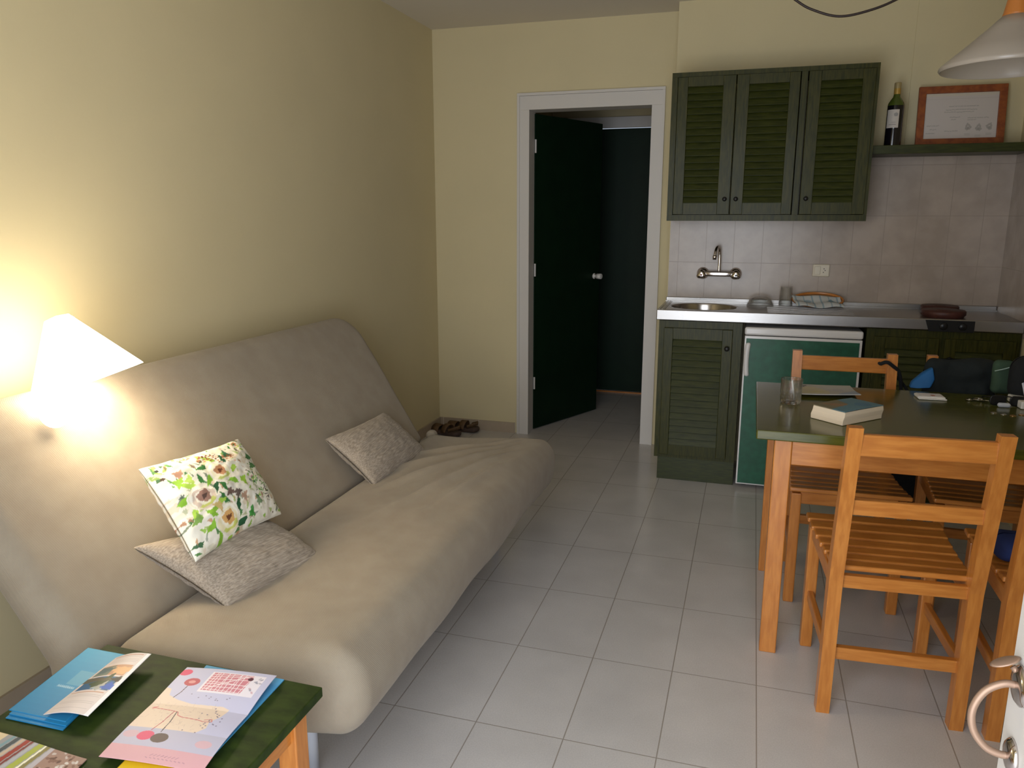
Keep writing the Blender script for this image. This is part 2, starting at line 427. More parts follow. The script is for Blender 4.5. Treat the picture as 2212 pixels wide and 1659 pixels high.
# door casing
bm = NB()
for (x0, x1) in ((-1.41, -1.335), (-0.605, -0.530)):
    inner = (x0 + 0.016, x1) if x0 < -1 else (x0, x1 - 0.016)
    outer_ = (x0, x0 + 0.016) if x0 < -1 else (x1 - 0.016, x1)
    box(bm, inner[0], inner[1], YD - 0.014, YD, 0, DZ)
    box(bm, outer_[0], outer_[1], YD - 0.021, YD, 0, 2.10)
box(bm, -1.394, -0.546, YD - 0.014, YD, DZ + 0.0005, 2.0995); box(bm, -1.41, -0.53, YD - 0.021, YD, 2.1005, 2.116)
box(bm, DX0 - 0.0095, DX0, YD + 0.0005, YD + 0.13, 0, DZ); box(bm, DX1, DX1 + 0.0095, YD + 0.0005, YD + 0.13, 0, DZ)
box(bm, DX0, DX1, YD + 0.0005, YD + 0.13, DZ + 0.0005, DZ + 0.0095)
struct('trim_1', bm, 'white')
# hall beyond
bm = NB(); box(bm, -1.62, -1.55, YD + 0.12, 6.3, 0, 2.5); box(bm, -0.40, -0.33, YD + 0.12, 6.3, 0, 2.5); struct('wall_hall_sides', bm, 'hall')
bm = NB(); box(bm, -1.62, -0.33, 6.09, 6.2, 2.13, 2.5); box(bm, -1.62, -1.43, 6.09, 6.2, 0, 2.14); box(bm, -0.5, -0.33, 6.09, 6.2, 0, 2.14); struct('wall_hall_end', bm, 'hall')
bm = NB(); box(bm, -1.62, -0.33, YD + 0.12, 6.2, 2.42, 2.5); struct('ceiling_hall', bm, 'ceiling')
bm = NB(); box(bm, -1.43, -1.36, 6.07, 6.1, 0, 2.13, 0.003); box(bm, -0.57, -0.50, 6.07, 6.1, 0, 2.13, 0.003); box(bm, -1.43, -0.5, 6.068, 6.1, 2.05, 2.13, 0.003); struct('trim_2', bm, 'white')
d2 = obj('door_2', (lambda b: (box(b, -1.355, -0.575, 6.08, 6.12, 0.012, 2.045, 0.002), b)[1])(NB()), 'dark_green'); d2['kind'] = 'structure'
bm = NB(); box(bm, -1.355, -0.575, 6.06, 6.09, 0, 0.01); struct('trim_5', bm, 'wood_x')
# green door leaf standing open into the hall
hx, hy = -1.330, 4.795
ang = math.atan2(5.375 - hy, -1.068 - hx)
bm = NB(); box(bm, 0, 0.72, 0.0, 0.038, 0.006, 2.012, 0.002)
d1 = obj('door_1', bm, 'dark_green'); d1['kind'] = 'structure'; d1.location = (hx, hy, 0); d1.rotation_euler = (0, 0, ang)
for z in (0.28, 1.02, 1.78):
    bm = NB(); lathe(bm, [(0, 0), (0.006, 0), (0.006, 0.08), (0, 0.08)], 12, Matrix.Translation((-0.002, -0.006, z))); obj('hinge', bm, 'white', d1)
bm = NB()
mt = Matrix.Translation((0.655, -0.001, 0.985)) @ Matrix.Rotation(PI / 2, 4, 'X')
lathe(bm, [(0, 0), (0.020, 0), (0.020, 0.005), (0.009, 0.007), (0.009, 0.024), (0.019, 0.026), (0.019, 0.060), (0.016, 0.062), (0, 0.062)], 24, mt)
obj('door_knob', bm, 'plastic_white', d1, True, 'white door knob')

# front door leaf at the right edge, opened inwards
bm = NB(); box(bm, 0.36, 0.40, 0.27, 1.064, 0.008, 2.06, 0.002)
d3 = obj('door_3', bm, 'white'); d3['kind'] = 'structure'
PX = 0.36
bm = NB()
for (zc, rr, yc) in ((0.818, 0.026, 1.022), (0.722, 0.022, 1.016)):
    lathe(bm, [(0, 0), (rr, 0), (rr, 0.003), (rr * 0.8, 0.007), (rr * 0.45, 0.009), (0, 0.009)], 28, Matrix.Translation((PX, yc, zc)) @ Matrix.Rotation(-PI / 2, 4, 'Y'))
obj('rosette', bm, 'chrome', d3, True)
bm = NB()
gp = spline([(PX - 0.002, 1.022, 0.818), (PX - 0.020, 1.022, 0.818), (PX - 0.040, 1.022, 0.803), (PX - 0.0505, 1.022, 0.775), (PX - 0.047, 1.021, 0.747), (PX - 0.032, 1.018, 0.727), (PX - 0.015, 1.016, 0.721), (PX - 0.002, 1.016, 0.722)], 6)
tube(bm, gp, 0.0048, 14); obj('grip', bm, 'brass', d3, True, 'curved pinkish brass grip')
bm = NB()
lathe(bm, [(0, -0.0015), (0.010, -0.0012), (0.0125, 0), (0.010, 0.0015), (0, 0.002)], 24, Matrix.Translation((PX - 0.018, 1.035, 0.842)) @ Matrix.Rotation(-0.45, 4, 'Y') @ Matrix.Diagonal((1.5, 0.9, 1, 1)))
tube(bm, [(PX - 0.002, 1.028, 0.830), (PX - 0.010, 1.032, 0.838)], 0.004, 10)
obj('thumb_latch', bm, 'brass', d3, True)

# ---------------------------------------------------------------- sofa bed
SO = Vector((-1.38, 0, 0))     # local origin x
sofa = thing('sofa_bed', 'long beige sofa bed with a fitted cloth cover along the left wall', 'sofa', (-1.38, 2.2, 0))
dB = Vector((-0.39, 0, 0.555)).normalized(); nB = Vector((dB.z, 0, -dB.x))
def fn_back(x, y, w, a, b, side):
    # x along the sofa (world Y), y up the slope
    s = y + 0.295
    yy = x - (0.05 if x > 0 else 0) * x + (0.13 * max(0, s) * (x / 1.0) if x > 0 else 0)
    s = s if s > 0.1 else s + 0.0
    p = Vector((0, 0, 0.37)) + dB * s - nB * 0.055 + nB * w
    wr = 0.004 * nz(yy * 2.2, s * 4.0, 1.0) + 0.0015 * nz(yy * 9, s * 7, 5)
    if side > 0: p += nB * wr * min(1.0, w / 0.03)
    gq = min(1.0, max(0.0, (0.036 - s) / 0.016)); p -= nB * 0.030 * gq * gq * (3 - 2 * gq)
    if s < 0.08 and x < 0: yy -= 0.10 * min(1.0, (0.08 - s) / 0.12) ** 1.5 * (abs(x) / 1.0) ** 8
    return (p.x, yy + 0.005, p.z)
bm = slab(1.995, 0.86, 0.125, 0.15, 0.062, fn_back, 150, 60)
obj('backrest', bm, 'sofa', sofa, True)
def fn_seat(x, y, w, a, b, side):
    # x along sofa (world Y), y across: negative at the crease, positive at the front
    t = (y + 0.32) / 0.64
    X = y + 0.32 - 0.035
    Z = 0.303 + w + 0.022 * t
    r = min(1.0, abs(w) / 0.06)
    if side > 0:
        k = r * min(1, max(0, (t - 0.02) * 3)) * min(1, max(0, (1.02 - t) * 4))
        Z += 0.012 * k * nz(x * 1.4, (y * 2.0 + x * 0.9), 3) + 0.010 * k * nz(x * 4.5 + y * 3, y * 2.2 - x * 1.1, 7)
        dx, dy = 0.98 - x, 0.33 - y
        for (ph, am) in ((0.22, 0.014), (0.36, 0.016), (0.58, 0.014), (0.86, 0.011), (1.25, 0.010)):
            d = dy - dx * ph
            Z += 1.6 * am * k * math.exp(-(d / 0.030) ** 2) * math.exp(-((math.hypot(dx, dy) - 0.62) / 0.40) ** 2)
    else:
        Z += r * 0.012 * nz(x * 3.2, y * 1.5, 9)
    if t > 0.80: X += r * 0.010 * nz(x * 2.5, w * 6, 11)
    return (X, x + 0.08 - (0.10 * (1 - t) * (-x / 0.93) if x < 0 else 0), Z)
bm = slab(1.86, 0.64, 0.235, 0.07, 0.10, fn_seat, 170, 90, power=2.3)
obj('seat', bm, 'sofa', sofa, True)
bm = slab(0.07, 0.05, 0.05, 0.02, 0.022, lambda x, y, w, a, b, s: (-0.002 + y, 1.005 + x * 0.6, 0.395 + w), 24, 18)
obj('cover_tuck', bm, 'sofa', sofa, True)
bm = NB(); box(bm, -0.02, 0.44, -0.72, 0.88, 0.20, 0.225, 0.004); obj('base_frame', bm, 'grey_metal', sofa)
for (lx, ly) in ((0.38, -0.70), (0.38, 0.80), (0.02, -0.70), (0.02, 0.80)):
    bm = NB(); lathe(bm, [(0, 0), (0.017, 0), (0.017, 0.205), (0, 0.205)], 20, Matrix.Translation((lx, ly, 0)))
    obj('leg', bm, 'grey_metal', sofa, True)
for y in (-0.7, 0.8):
    bm = NB(); beam(bm, (-0.30, y, 0.004), (-0.155, y, 0.38), 0.03, 0.03); obj('back_support', bm, 'grey_metal', sofa)

# ---- cushions
def cushion(name, corners, T, m, label, cat='cushion', canvas=None, group=None, seed=0.0, n=(90, 70), pinch=0.05):
    c = [Vector(p) for p in corners]      # TL, TR, BR, BL seen from the front
    cen = sum(c, Vector()) / 4
    eu = ((c[1] + c[2]) - (c[0] + c[3])).normalized(); ev = ((c[0] + c[1]) - (c[2] + c[3])).normalized()
    nn = eu.cross(ev).normalized()
    uv = []
    def fn(x, y, w, a, b, side):
        u, v = (a + 1) / 2, (b + 1) / 2
        px = (x / (0.5)) ; py = (y / 0.5)
        uu, vv = (x + 0.5), (y + 0.5)
        p = c[3] * (1 - uu) * (1 - vv) + c[2] * uu * (1 - vv) + c[1] * uu * vv + c[0] * (1 - uu) * vv
        wr = 0.004 * nz(a * 3 + seed, b * 3, side) + 0.0025 * nz(a * 8, b * 8 + seed, side * 2)
        p = p + nn * (w + wr * min(1, abs(w) * 60))
        q = p - cen
        return (q.dot(eu), q.dot(ev), q.dot(nn))
    # unit square slab
    bm = NB(); nu, nv = n; A = arc_samples(nu, 0.55); B = arc_samples(nv, 0.55); cols = []
    for side in (1, -1):
        g = {}
        for i, a in enumerate(A):
            for j, b in enumerate(B):
                x = a / 2 * (1 - pinch * (1 - b * b)); y = b / 2 * (1 - pinch * 1.3 * (1 - a * a))
                w = T / 2 * ((1 - a ** 2) ** 0.5 * (1 - b ** 2) ** 0.5) ** 0.85
                v = bm.verts.new(fn(x, y, side * w, a, b, side)); g[i, j] = v
        for i in range(nu - 1):
            for j in range(nv - 1): bm.faces.new((g[i, j], g[i + 1, j], g[i + 1, j + 1], g[i, j + 1]))
    uvl = [((a + 1) / 2, (b + 1) / 2) for s in (0, 1) for a in A for b in B]
    bmesh.ops.recalc_face_normals(bm, faces=bm.faces)
    me = bpy.data.meshes.new(name); bm.to_mesh(me); bm.free()
    if canvas: paint_mesh(me, canvas, uvl)
    o = obj(name, me, m, None, True)
    rot = Matrix((eu, nn.cross(eu), nn)).transposed()
    # shape was written in (eu, ev) axes; ev is nearly nn x eu
    o.matrix_world = Matrix.Translation(cen) @ rot.to_4x4()
    bmw = o.modifiers.new('weld', 'WELD'); bmw.merge_threshold = 0.0002
    return setp(o, label, cat, group)

cv = Canvas(300, 240, (236, 232, 218))
rs = random.Random(11)
for k in range(46):
    cv.ell(rs.random(), rs.random(), rs.uniform(.03, .09), rs.uniform(.02, .06), rs.choice([(226, 222, 200), (214, 212, 190), (240, 238, 230), (222, 206, 180), (206, 210, 190)]), 0.8, rs.uniform(0, 3), .15, rs.random() * 6)
for k in range(60):
    cv.ell(rs.random(), rs.random(), rs.uniform(.02, .06), rs.uniform(.006, .02), rs.choice([(74, 124, 62), (52, 96, 58), (150, 176, 90), (120, 132, 110), (170, 190, 120), (98, 150, 70)]), 0.9, rs.uniform(0, 3), .2, rs.random() * 6)
def rose(x, y, r, c1, c2, core):
    for k in range(7):
        th = k * 0.9 + x * 9
        cv.ell(x + 1.15 * r * math.cos(th) / cv.asp, y + 1.15 * r * math.sin(th), r * .5, r * .18, rs.choice([(60, 120, 60), (40, 90, 56), (140, 190, 60), (168, 206, 80)]), 1, th + 0.6, .15, k)
    cv.ell(x, y, r, r * .92, (244, 240, 226), 1, 0, .06, x * 9)
    cv.ell(x, y - r * .12, r * .8, r * .7, c1, .55, 0, .08, y * 9)
    cv.ell(x + r * .1, y - r * .45, r * .6, r * .22, (190, 204, 80), .7, .2, .1, 1)
    cv.ell(x, y, r * .55, r * .5, (246, 240, 224), .8, 0, .08, 3, 0.5)
    cv.ell(x + r * .05, y + r * .05, r * .45, r * .4, c2, .95, 0, .12, 2)
    cv.ell(x + r * .05, y + r * .02, r * .2, r * .14, core, 1, .4, .2, 5)
    cv.ell(x, y + r * .02, r * .95, r * .9, (228, 222, 200), .7, 0, .05, 2, .9)
rose(.22, .47, .15, (190, 160, 140), (160, 120, 104), (92, 70, 62))
rose(.48, .66, .15, (236, 232, 190), (196, 140, 100), (120, 70, 44))
rose(.34, .17, .16, (240, 226, 170), (214, 164, 98), (110, 66, 40))
rose(.86, .93, .08, (236, 226, 200), (200, 140, 96), (120, 70, 44))
rose(.78, .47, .05, (226, 200, 190), (196, 160, 150), (90, 70, 66))
for k in range(150):
    x, y = rs.random(), rs.random()
    cv.ell(x, y, rs.uniform(.012, .034), rs.uniform(.006, .018), rs.choice([(60, 120, 56), (44, 88, 56), (140, 186, 66), (96, 112, 90), (170, 120, 90), (196, 150, 110), (120, 96, 84), (190, 196, 150), (150, 156, 140), (214, 196, 176), (222, 206, 186), (176, 182, 150), (236, 234, 226), (240, 238, 230)]), .85, rs.uniform(0, 3), .22, rs.random() * 6)
rose(.34, .17, .16, (240, 226, 170), (214, 164, 98), (110, 66, 40)); rose(.22, .47, .15, (190, 160, 140), (160, 120, 104), (92, 70, 62)); rose(.48, .66, .15, (236, 232, 190), (196, 140, 100), (120, 70, 44))
for (x, y, c) in ((.16, .78, (170, 126, 104)), (.12, .70, (150, 200, 60)), (.20, .68, (176, 210, 90)), (.66, .47, (150, 196, 50)), (.46, .40, (108, 84, 74)), (.53, .36, (92, 76, 70)), (.58, .30, (176, 140, 118)), (.30, .32, (210, 180, 120)), (.10, .30, (120, 160, 70)), (.9, .72, (60, 116, 60)), (.88, .60, (70, 120, 60)), (.60, .12, (60, 150, 60)), (.72, .20, (110, 140, 100)), (.66, .83, (50, 110, 76))):
    cv.ell(x, y, .05, .035, c, .9, x * 7, .25, y * 9)
for k in range(70):
    t = rs.random(); cv.ell(.40 + .32 * t + rs.gauss(0, .025), .88 - .12 * t + rs.gauss(0, .03), rs.uniform(.006, .016), rs.uniform(.006, .014), rs.choice([(150, 96, 60), (120, 70, 44), (196, 140, 100), (230, 200, 170)]))
for k in range(36):
    cv.ell(.88 + rs.gauss(0, .03), .26 + rs.gauss(0, .09), .008, .008, rs.choice([(50, 44, 40), (90, 60, 44), (60, 50, 46)]))
    cv.ell(.82 + rs.gauss(0, .03), .40 + rs.gauss(0, .10), .009, .008, (120, 170, 80))
cv.ell(.06, .90, .016, .014, (50, 56, 50)); cv.ell(.05, .80, .02, .015, (80, 64, 50))
cushion('throw_cushion', [(-1.529, 1.568, 0.755), (-1.493, 1.960, 0.705), (-1.316, 1.905, 0.498), (-1.32, 1.505, 0.548)], 0.12, 'floral',
        'floral cushion with white and peach roses, leaning above a taupe cushion', canvas=cv, n=(200, 160))
cushion('throw_cushion', [(-1.448, 1.471, 0.553), (-1.390, 1.900, 0.500), (-1.18, 1.88, 0.405), (-1.20, 1.50, 0.41)], 0.12, 'cushion',
        'streaked taupe cushion lying in the sofa crease under the floral cushion', seed=3, group=None)
cushion('throw_cushion', [(-1.445, 2.41, 0.572), (-1.475, 2.86, 0.605), (-1.300, 2.93, 0.412), (-1.272, 2.45, 0.395)], 0.12, 'cushion',
        'small streaked taupe cushion alone at the far end of the sofa', seed=8)

# ---------------------------------------------------------------- lit lamp above the sofa end
lamp = thing('wall_lamp', 'glowing conical wall lamp above the near end of the sofa', 'lamp', (-1.675, 1.586, 0.964))
tilt = Matrix.Rotation(0.10, 4, 'X') @ Matrix.Rotation(-0.33, 4, 'Y')
bm = NB(); lathe(bm, [(0.145, 0), (0.142, 0.006), (0.03, 0.185), (0.0, 0.19), (0.0, 0.186), (0.026, 0.18), (0.138, 0.004), (0.145, 0)], 40, tilt)
so_ = obj('lamp_shade', bm, 'lamp_glow', lamp, True); so_.data.materials.append(M['bulb_glow'])
ti = tilt.inverted()
for p in so_.data.polygons:
    if (ti.to_3x3() @ p.normal).z < -0.05: p.material_index = 1
bm = NB(); bmesh.ops.create_uvsphere(bm, u_segments=20, v_segments=14, radius=0.038, matrix=Matrix.Translation((-0.016, -0.098, -0.052)) @ Matrix.Diagonal((1, 1, 1.25, 1)))
obj('bulb', bm, 'bulb_glow', lamp, True)
bm = NB(); tube(bm, spline([(-0.018, -0.09, -0.015), (-0.03, -0.04, 0.06), (-0.05, 0.0, 0.15)], 5), 0.012, 10); obj('bulb_holder', bm, 'plastic_white', lamp, True)
bm = NB(); tube(bm, spline([(-0.050, 0.02, 0.170), (-0.085, 0.08, 0.12), (-0.17, 0.19, 0.05), (-0.276, 0.23, 0.0)], 5), 0.008, 10)
lathe(bm, [(0, 0), (0.04, 0), (0.04, 0.012), (0, 0.012)], 24, Matrix.Translation((-0.284, 0.23, 0.0)) @ Matrix.Rotation(PI / 2, 4, 'Y'))
obj('wall_bracket', bm, 'plastic_white', lamp, True)

# ---------------------------------------------------------------- kitchen: base cupboard, fridge, dark units, worktop
def louvre_door(parent, x0, x1, z0, z1, y, lx0, lx1, lz0, lz1, nsl, knob, kr=0.011):
    """door leaf with its front face at y (facing -Y)"""
    bm = NB(); th = 0.020
    box(bm, x0, lx0, y, y + th, z0, z1, 0.002); box(bm, lx1, x1, y, y + th, z0, z1, 0.002)
    box(bm, lx0 + 0.0002, lx1 - 0.0002, y + 0.0008, y + th, lz1, z1 - 0.0005); box(bm, lx0 + 0.0002, lx1 - 0.0002, y + 0.0008, y + th, z0 + 0.0005, lz0)
    d = obj('door', bm, 'green_z', parent)
    bm = NB(); box(bm, lx0, lx1, y + th - 0.004, y + th - 0.002, lz0, lz1)
    dz = (lz1 - lz0) / nsl
    for k in range(nsl):
        zc = lz0 + (k + .5) * dz
        m_ = Matrix.Translation(((lx0 + lx1) / 2, y + 0.009, zc)) @ Matrix.Rotation(math.radians(-24), 4, 'X')
        w = (lx1 - lx0) / 2
        box(bm, -w, w, -0.0025, 0.0025, -dz * 0.56, dz * 0.56, 0.001, mtx=m_)
    obj('louvre_panel', bm, 'green_x', d)
    bm = NB(); lathe(bm, [(0, 0.024), (kr * .7, 0.023), (kr, 0.018), (kr * .9, 0.013), (kr * .45, 0.009), (kr * .5, 0), (0, 0)], 20, Matrix.Translation((knob[0], y, knob[1])) @ Matrix.Rotation(PI / 2, 4, 'X'))
    obj('knob', bm, 'black', d, True, 'round dark knob')
    return d
# upper cabinet
uc = thing('wall_cabinet', 'green louvred wall cabinet with three doors above the sink', 'cabinet', (0, 0, 0))
UY = 4.17; ux0, ux1, uz0, uz1 = -0.442, 0.516, 1.374, 2.10
bm = NB()
e_ = 0.0005
box(bm, ux0, ux0 + 0.018, UY + 0.0205, YK, uz0, uz1); box(bm, ux1 - 0.018, ux1, UY + 0.0205, YK, uz0, uz1)
box(bm, ux0 + 0.0185, ux1 - 0.0185, UY + 0.0205, YK, uz0, uz0 + 0.018); box(bm, ux0 + 0.0185, ux1 - 0.0185, UY + 0.0205, YK, uz1 - 0.018, uz1)
box(bm, 0.178, 0.194, UY + 0.0205, YK, uz0 + 0.0185, uz1 - 0.0185)
box(bm, ux0, ux0 + 0.028, UY, UY + 0.02, uz0 + 0.0305, uz1 - 0.0225); box(bm, ux1 - 0.018, ux1, UY, UY + 0.02, uz0 + 0.0305, uz1 - 0.0225); box(bm, 0.172, 0.200, UY, UY + 0.02, uz0 + 0.0305, uz1 - 0.0225)
box(bm, ux0, ux1, UY, UY + 0.02, uz0, uz0 + 0.030); box(bm, ux0, ux1, UY, UY + 0.02, uz1 - 0.022, uz1)
obj('body', bm, 'green_z', uc)
DW = ux1 - ux0
for (a, b, la, lb, kx) in ((.032, .326, .085, .262, .300), (.330, .636, .392, .585, .357), (.676, .984, .735, .925, .703)):
    louvre_door(uc, ux0 + a * DW, ux0 + b * DW, uz0 + 0.032, uz1 - 0.024, UY - 0.012, ux0 + la * DW, ux0 + lb * DW, uz0 + 0.088, uz1 - 0.070, 17, (ux0 + kx * DW, uz0 + 0.108))
# base cupboard
bc = thing('base_cabinet', 'green louvred base cupboard under the sink, left of the fridge', 'cabinet', (0, 0, 0))
BY = 4.045; bx0, bx1 = -0.444, -0.026
bm = NB()
box(bm, bx0, bx0 + 0.018, BY + 0.0205, 4.47, 0.128, 0.868); box(bm, bx1 - 0.018, bx1, BY + 0.0205, 4.47, 0.128, 0.868)
box(bm, bx0 + 0.0185, bx1 - 0.0185, BY + 0.0205, 4.47, 0.128, 0.145)
box(bm, bx0, bx0 + 0.032, BY, BY + 0.02, 0.128, 0.868); box(bm, bx1 - 0.045, bx1, BY, BY + 0.02, 0.128, 0.868)
box(bm, bx0 + 0.0325, bx1 - 0.0455, BY, BY + 0.02, 0.828, 0.868); box(bm, bx0 + 0.0325, bx1 - 0.0455, BY, BY + 0.02, 0.128, 0.155)
obj('body', bm, 'green_z', bc)
bm = NB(); box(bm, bx0 + 0.018, bx1, BY + 0.015, BY + 0.033, 0, 0.128, 0.001); obj('plinth', bm, 'green_x', bc)
louvre_door(bc, bx0 + 0.028, bx1 - 0.046, 0.148, 0.832, BY - 0.018, bx0 + 0.075, bx1 - 0.096, 0.205, 0.775, 16, (bx1 - 0.070, 0.738), 0.013)
# fridge
fr = thing('fridge', 'small under-counter fridge with a green door and white trim', 'fridge', (0, 0, 0))
fx0, fx1 = -0.012, 0.536; FY = 4.028
bm = NB(); box(bm, fx0 + 0.004, fx1 - 0.004, FY + 0.045, 4.46, 0.025, 0.80, 0.004); obj('body', bm, 'fridge_white', fr)
bm = NB(); box(bm, fx0 - 0.002, fx1 + 0.002, FY - 0.004, 4.46, 0.812, 0.852, 0.010, 3); obj('top_panel', bm, 'fridge_white', fr)
bm = NB(); box(bm, fx0, fx1, FY, FY + 0.04, 0.022, 0.808, 0.003); dr = obj('door', bm, 'fridge_white', fr)
bm = NB(); box(bm, fx0 + 0.008, fx1 - 0.012, FY - 0.003, FY + 0.01, 0.030, 0.795, 0.001); obj('door_panel', bm, 'fridge_green', dr)
bm = slab(0.026, 0.175, 0.030, 0.012, 0.014, lambda x, y, w, a, b, s: (fx0 + 0.010 + x - 0.006 * (1 - b * b) + 0.010, FY - 0.006 + w, 0.688 + y), 14, 30)
obj('handle', bm, 'fridge_white', dr, True)
for x in (0.03, 0.49):
    bm = NB(); lathe(bm, [(0, 0), (0.015, 0), (0.015, 0.03), (0, 0.03)], 12, Matrix.Translation((x, 4.1, 0))); obj('foot', bm, 'black', fr)
# right-hand dark green units
rc = thing('base_cabinet', 'dark green double base cupboard to the right of the fridge', 'cabinet', (0, 0, 0))
rx0, rx1 = 0.552, XR - 0.008
bm = NB()
box(bm, rx0, rx0 + 0.018, BY + 0.0205, 4.47, 0.0, 0.868); box(bm, rx1 - 0.018, rx1, BY + 0.0205, 4.47, 0, 0.868); box(bm, rx0 + 0.0185, rx1 - 0.0185, BY + 0.0205, 4.47, 0.128, 0.145); box(bm, rx0 + 0.0185, rx1 - 0.0185, BY + 0.03, BY + 0.045, 0, 0.1275)
box(bm, rx0, rx0 + 0.04, BY, BY + 0.02, 0.128, 0.868); box(bm, 0.86, 0.90, BY, BY + 0.02, 0.128, 0.868); box(bm, rx1 - 0.03, rx1, BY, BY + 0.02, 0.128, 0.868)
box(bm, rx0 + 0.0405, 0.8595, BY, BY + 0.02, 0.828, 0.868); box(bm, 0.9005, rx1 - 0.0305, BY, BY + 0.02, 0.828, 0.868)
obj('body', bm, 'green_z', rc)
louvre_door(rc, rx0 + 0.035, 0.868, 0.148, 0.832, BY - 0.016, rx0 + 0.085, 0.82, 0.205, 0.775, 16, (0.842, 0.738), 0.013)
louvre_door(rc, 0.892, rx1 - 0.02, 0.148, 0.832, BY - 0.016, 0.94, rx1 - 0.07, 0.205, 0.775, 16, (0.915, 0.738), 0.013)

# worktop with oval basin (grid with a hole)
wt = thing('worktop', 'long stainless steel worktop with an oval sink', 'worktop', (0, 0, 0))
wx0, wx1, wy0, wy1, wz = -0.458, XR - 0.007, 4.024, YK - 0.001, 0.926
bm = NB(); scx, scy, srx, sry = -0.235, 4.265, 0.172, 0.155
nseg = 48
ring = []; outer = []
X0, X1, Y0, Y1 = wx0 + 0.035, scx + 0.30, wy0 + 0.014, wy1 - 0.03
for k in range(nseg):
    th = 2 * PI * (k + .5) / nseg; c, s = math.cos(th), math.sin(th)
    ring.append((scx + srx * c, scy + sry * s))
    tx = ((X1 - scx) if c > 0 else (X0 - scx)) / c if abs(c) > 1e-9 else 1e9
    ty = ((Y1 - scy) if s > 0 else (Y0 - scy)) / s if abs(s) > 1e-9 else 1e9
    t = min(tx, ty); outer.append((scx + t * c, scy + t * s))
zt = wz - 0.004
ro = [bm.verts.new((x, y, zt)) for x, y in outer]; rl = [bm.verts.new((scx + (x - scx) * 1.07, scy + (y - scy) * 1.07, zt + 0.0006)) for x, y in ring]
r0 = [bm.verts.new((x, y, zt - 0.002)) for x, y in ring]
for k in range(nseg):
    j = (k + 1) % nseg; bm.faces.new((ro[k], ro[j], rl[j], rl[k])); bm.faces.new((rl[k], rl[j], r0[j], r0[k]))
# flat parts around
def quad(x0, y0, z0, x1, y1, z1): bm.faces.new([bm.verts.new(p) for p in ((x0, y0, z0), (x1, y0, z0), (x1, y1, z1), (x0, y1, z1))])
quad(X1, Y0, zt, wx1, Y1, zt)
for (cx_, cy_) in ((X0, Y0), (X1, Y0), (X1, Y1), (X0, Y1)):   # corner fills
    near = sorted(outer, key=lambda p: math.hypot(p[0] - cx_, p[1] - cy_))[:2]
    bm.faces.new([bm.verts.new((near[0][0], near[0][1], zt)), bm.verts.new((near[1][0], near[1][1], zt)), bm.verts.new((cx_, cy_, zt))])
box(bm, wx0, wx1, wy0, wy0 + 0.016, wz - 0.054, wz, 0.004, 3)        # front apron with raised bead
box(bm, wx0 + 0.001, wx0 + 0.036, wy0 + 0.0165, wy1 - 0.032, wz - 0.053, wz - 0.001)
box(bm, wx0 + 0.010, wx0 + 0.016, wy0 + 0.02, wy1 - 0.02, wz - 0.002, wz + 0.002, 0.001); box(bm, wx0 + 0.024, wx0 + 0.030, wy0 + 0.02, wy1 - 0.02, wz - 0.002, wz + 0.002, 0.001)
box(bm, wx0, wx1, wy1 - 0.031, wy1 - 0.0125, wz - 0.01, wz + 0.003); box(bm, wx0, wx1, wy1 - 0.012, wy1, wz - 0.01, wz + 0.022, 0.003)
for k in range(7): box(bm, 0.09, 0.50, 4.10 + k * 0.045, 4.108 + k * 0.045, zt - 0.001, zt + 0.002, 0.001)
obj('counter_top', bm, 'steel', wt)
bm = NB()
pr = [(1.0, -0.002), (0.985, -0.010), (0.965, -0.05), (0.93, -0.11), (0.84, -0.138), (0.5, -0.145), (0.14, -0.147), (0.0, -0.148)]
rings = []
for f_, dz in pr:
    if f_ == 0: rings.append([bm.verts.new((scx, scy, zt + dz))] * nseg)
    else: rings.append([bm.verts.new((scx + (x - scx) * f_, scy + (y - scy) * f_, zt + dz)) for x, y in ring])
for A_, B_ in zip(rings, rings[1:]):
    for k in range(nseg):
        j = (k + 1) % nseg
        if B_[0] is B_[1]: bm.faces.new((A_[k], A_[j], B_[0]))
        else: bm.faces.new((A_[k], A_[j], B_[j], B_[k]))
obj('sink_basin', bm, 'steel_dark', wt, True)
bm = NB(); lathe(bm, [(0, 0.003), (0.02, 0.003), (0.032, 0.002), (0.034, 0)], 24, Matrix.Translation((scx, scy, zt - 0.147))); obj('drain', bm, 'chrome', wt, True)
# hob controls set in the front of the worktop
bm = NB(); vs = [(0.797, 0.921), (1.005, 0.921), (1.005, 0.868), (0.815, 0.868)]
f0 = [bm.verts.new((x, wy0 - 0.003, z)) for x, z in vs]; f1 = [bm.verts.new((x, wy0 + 0.01, z)) for x, z in vs]
bm.faces.new(f0); bm.faces.new(f1[::-1])
for k in range(4): bm.faces.new((f0[k], f0[(k + 1) % 4], f1[(k + 1) % 4], f1[k]))
hob = thing('electric_hob', 'dark electric hob with two round hotplates on the steel worktop', 'hob', (0, 0, 0))
obj('control_panel', bm, 'black', hob)
for x in (0.875, 0.955):
    bm = NB(); lathe(bm, [(0, 0.012), (0.015, 0.012), (0.017, 0.009), (0.017, 0)], 24, Matrix.Translation((x, wy0 - 0.002, 0.894)) @ Matrix.Rotation(PI / 2, 4, 'X')); obj('control_knob', bm, 'black', hob, True)
for (x, y, r) in ((0.90, 4.17, 0.098), (0.925, 4.375, 0.088)):
    bm = NB(); lathe(bm, [(0, 0.034), (r * .3, 0.034), (r * .32, 0.032), (r * .95, 0.033), (r, 0.028), (r, 0.012), (r * .93, 0.006), (r * .9, 0)], 40, Matrix.Translation((x, y, zt))); obj('hotplate', bm, 'burner', hob, True)

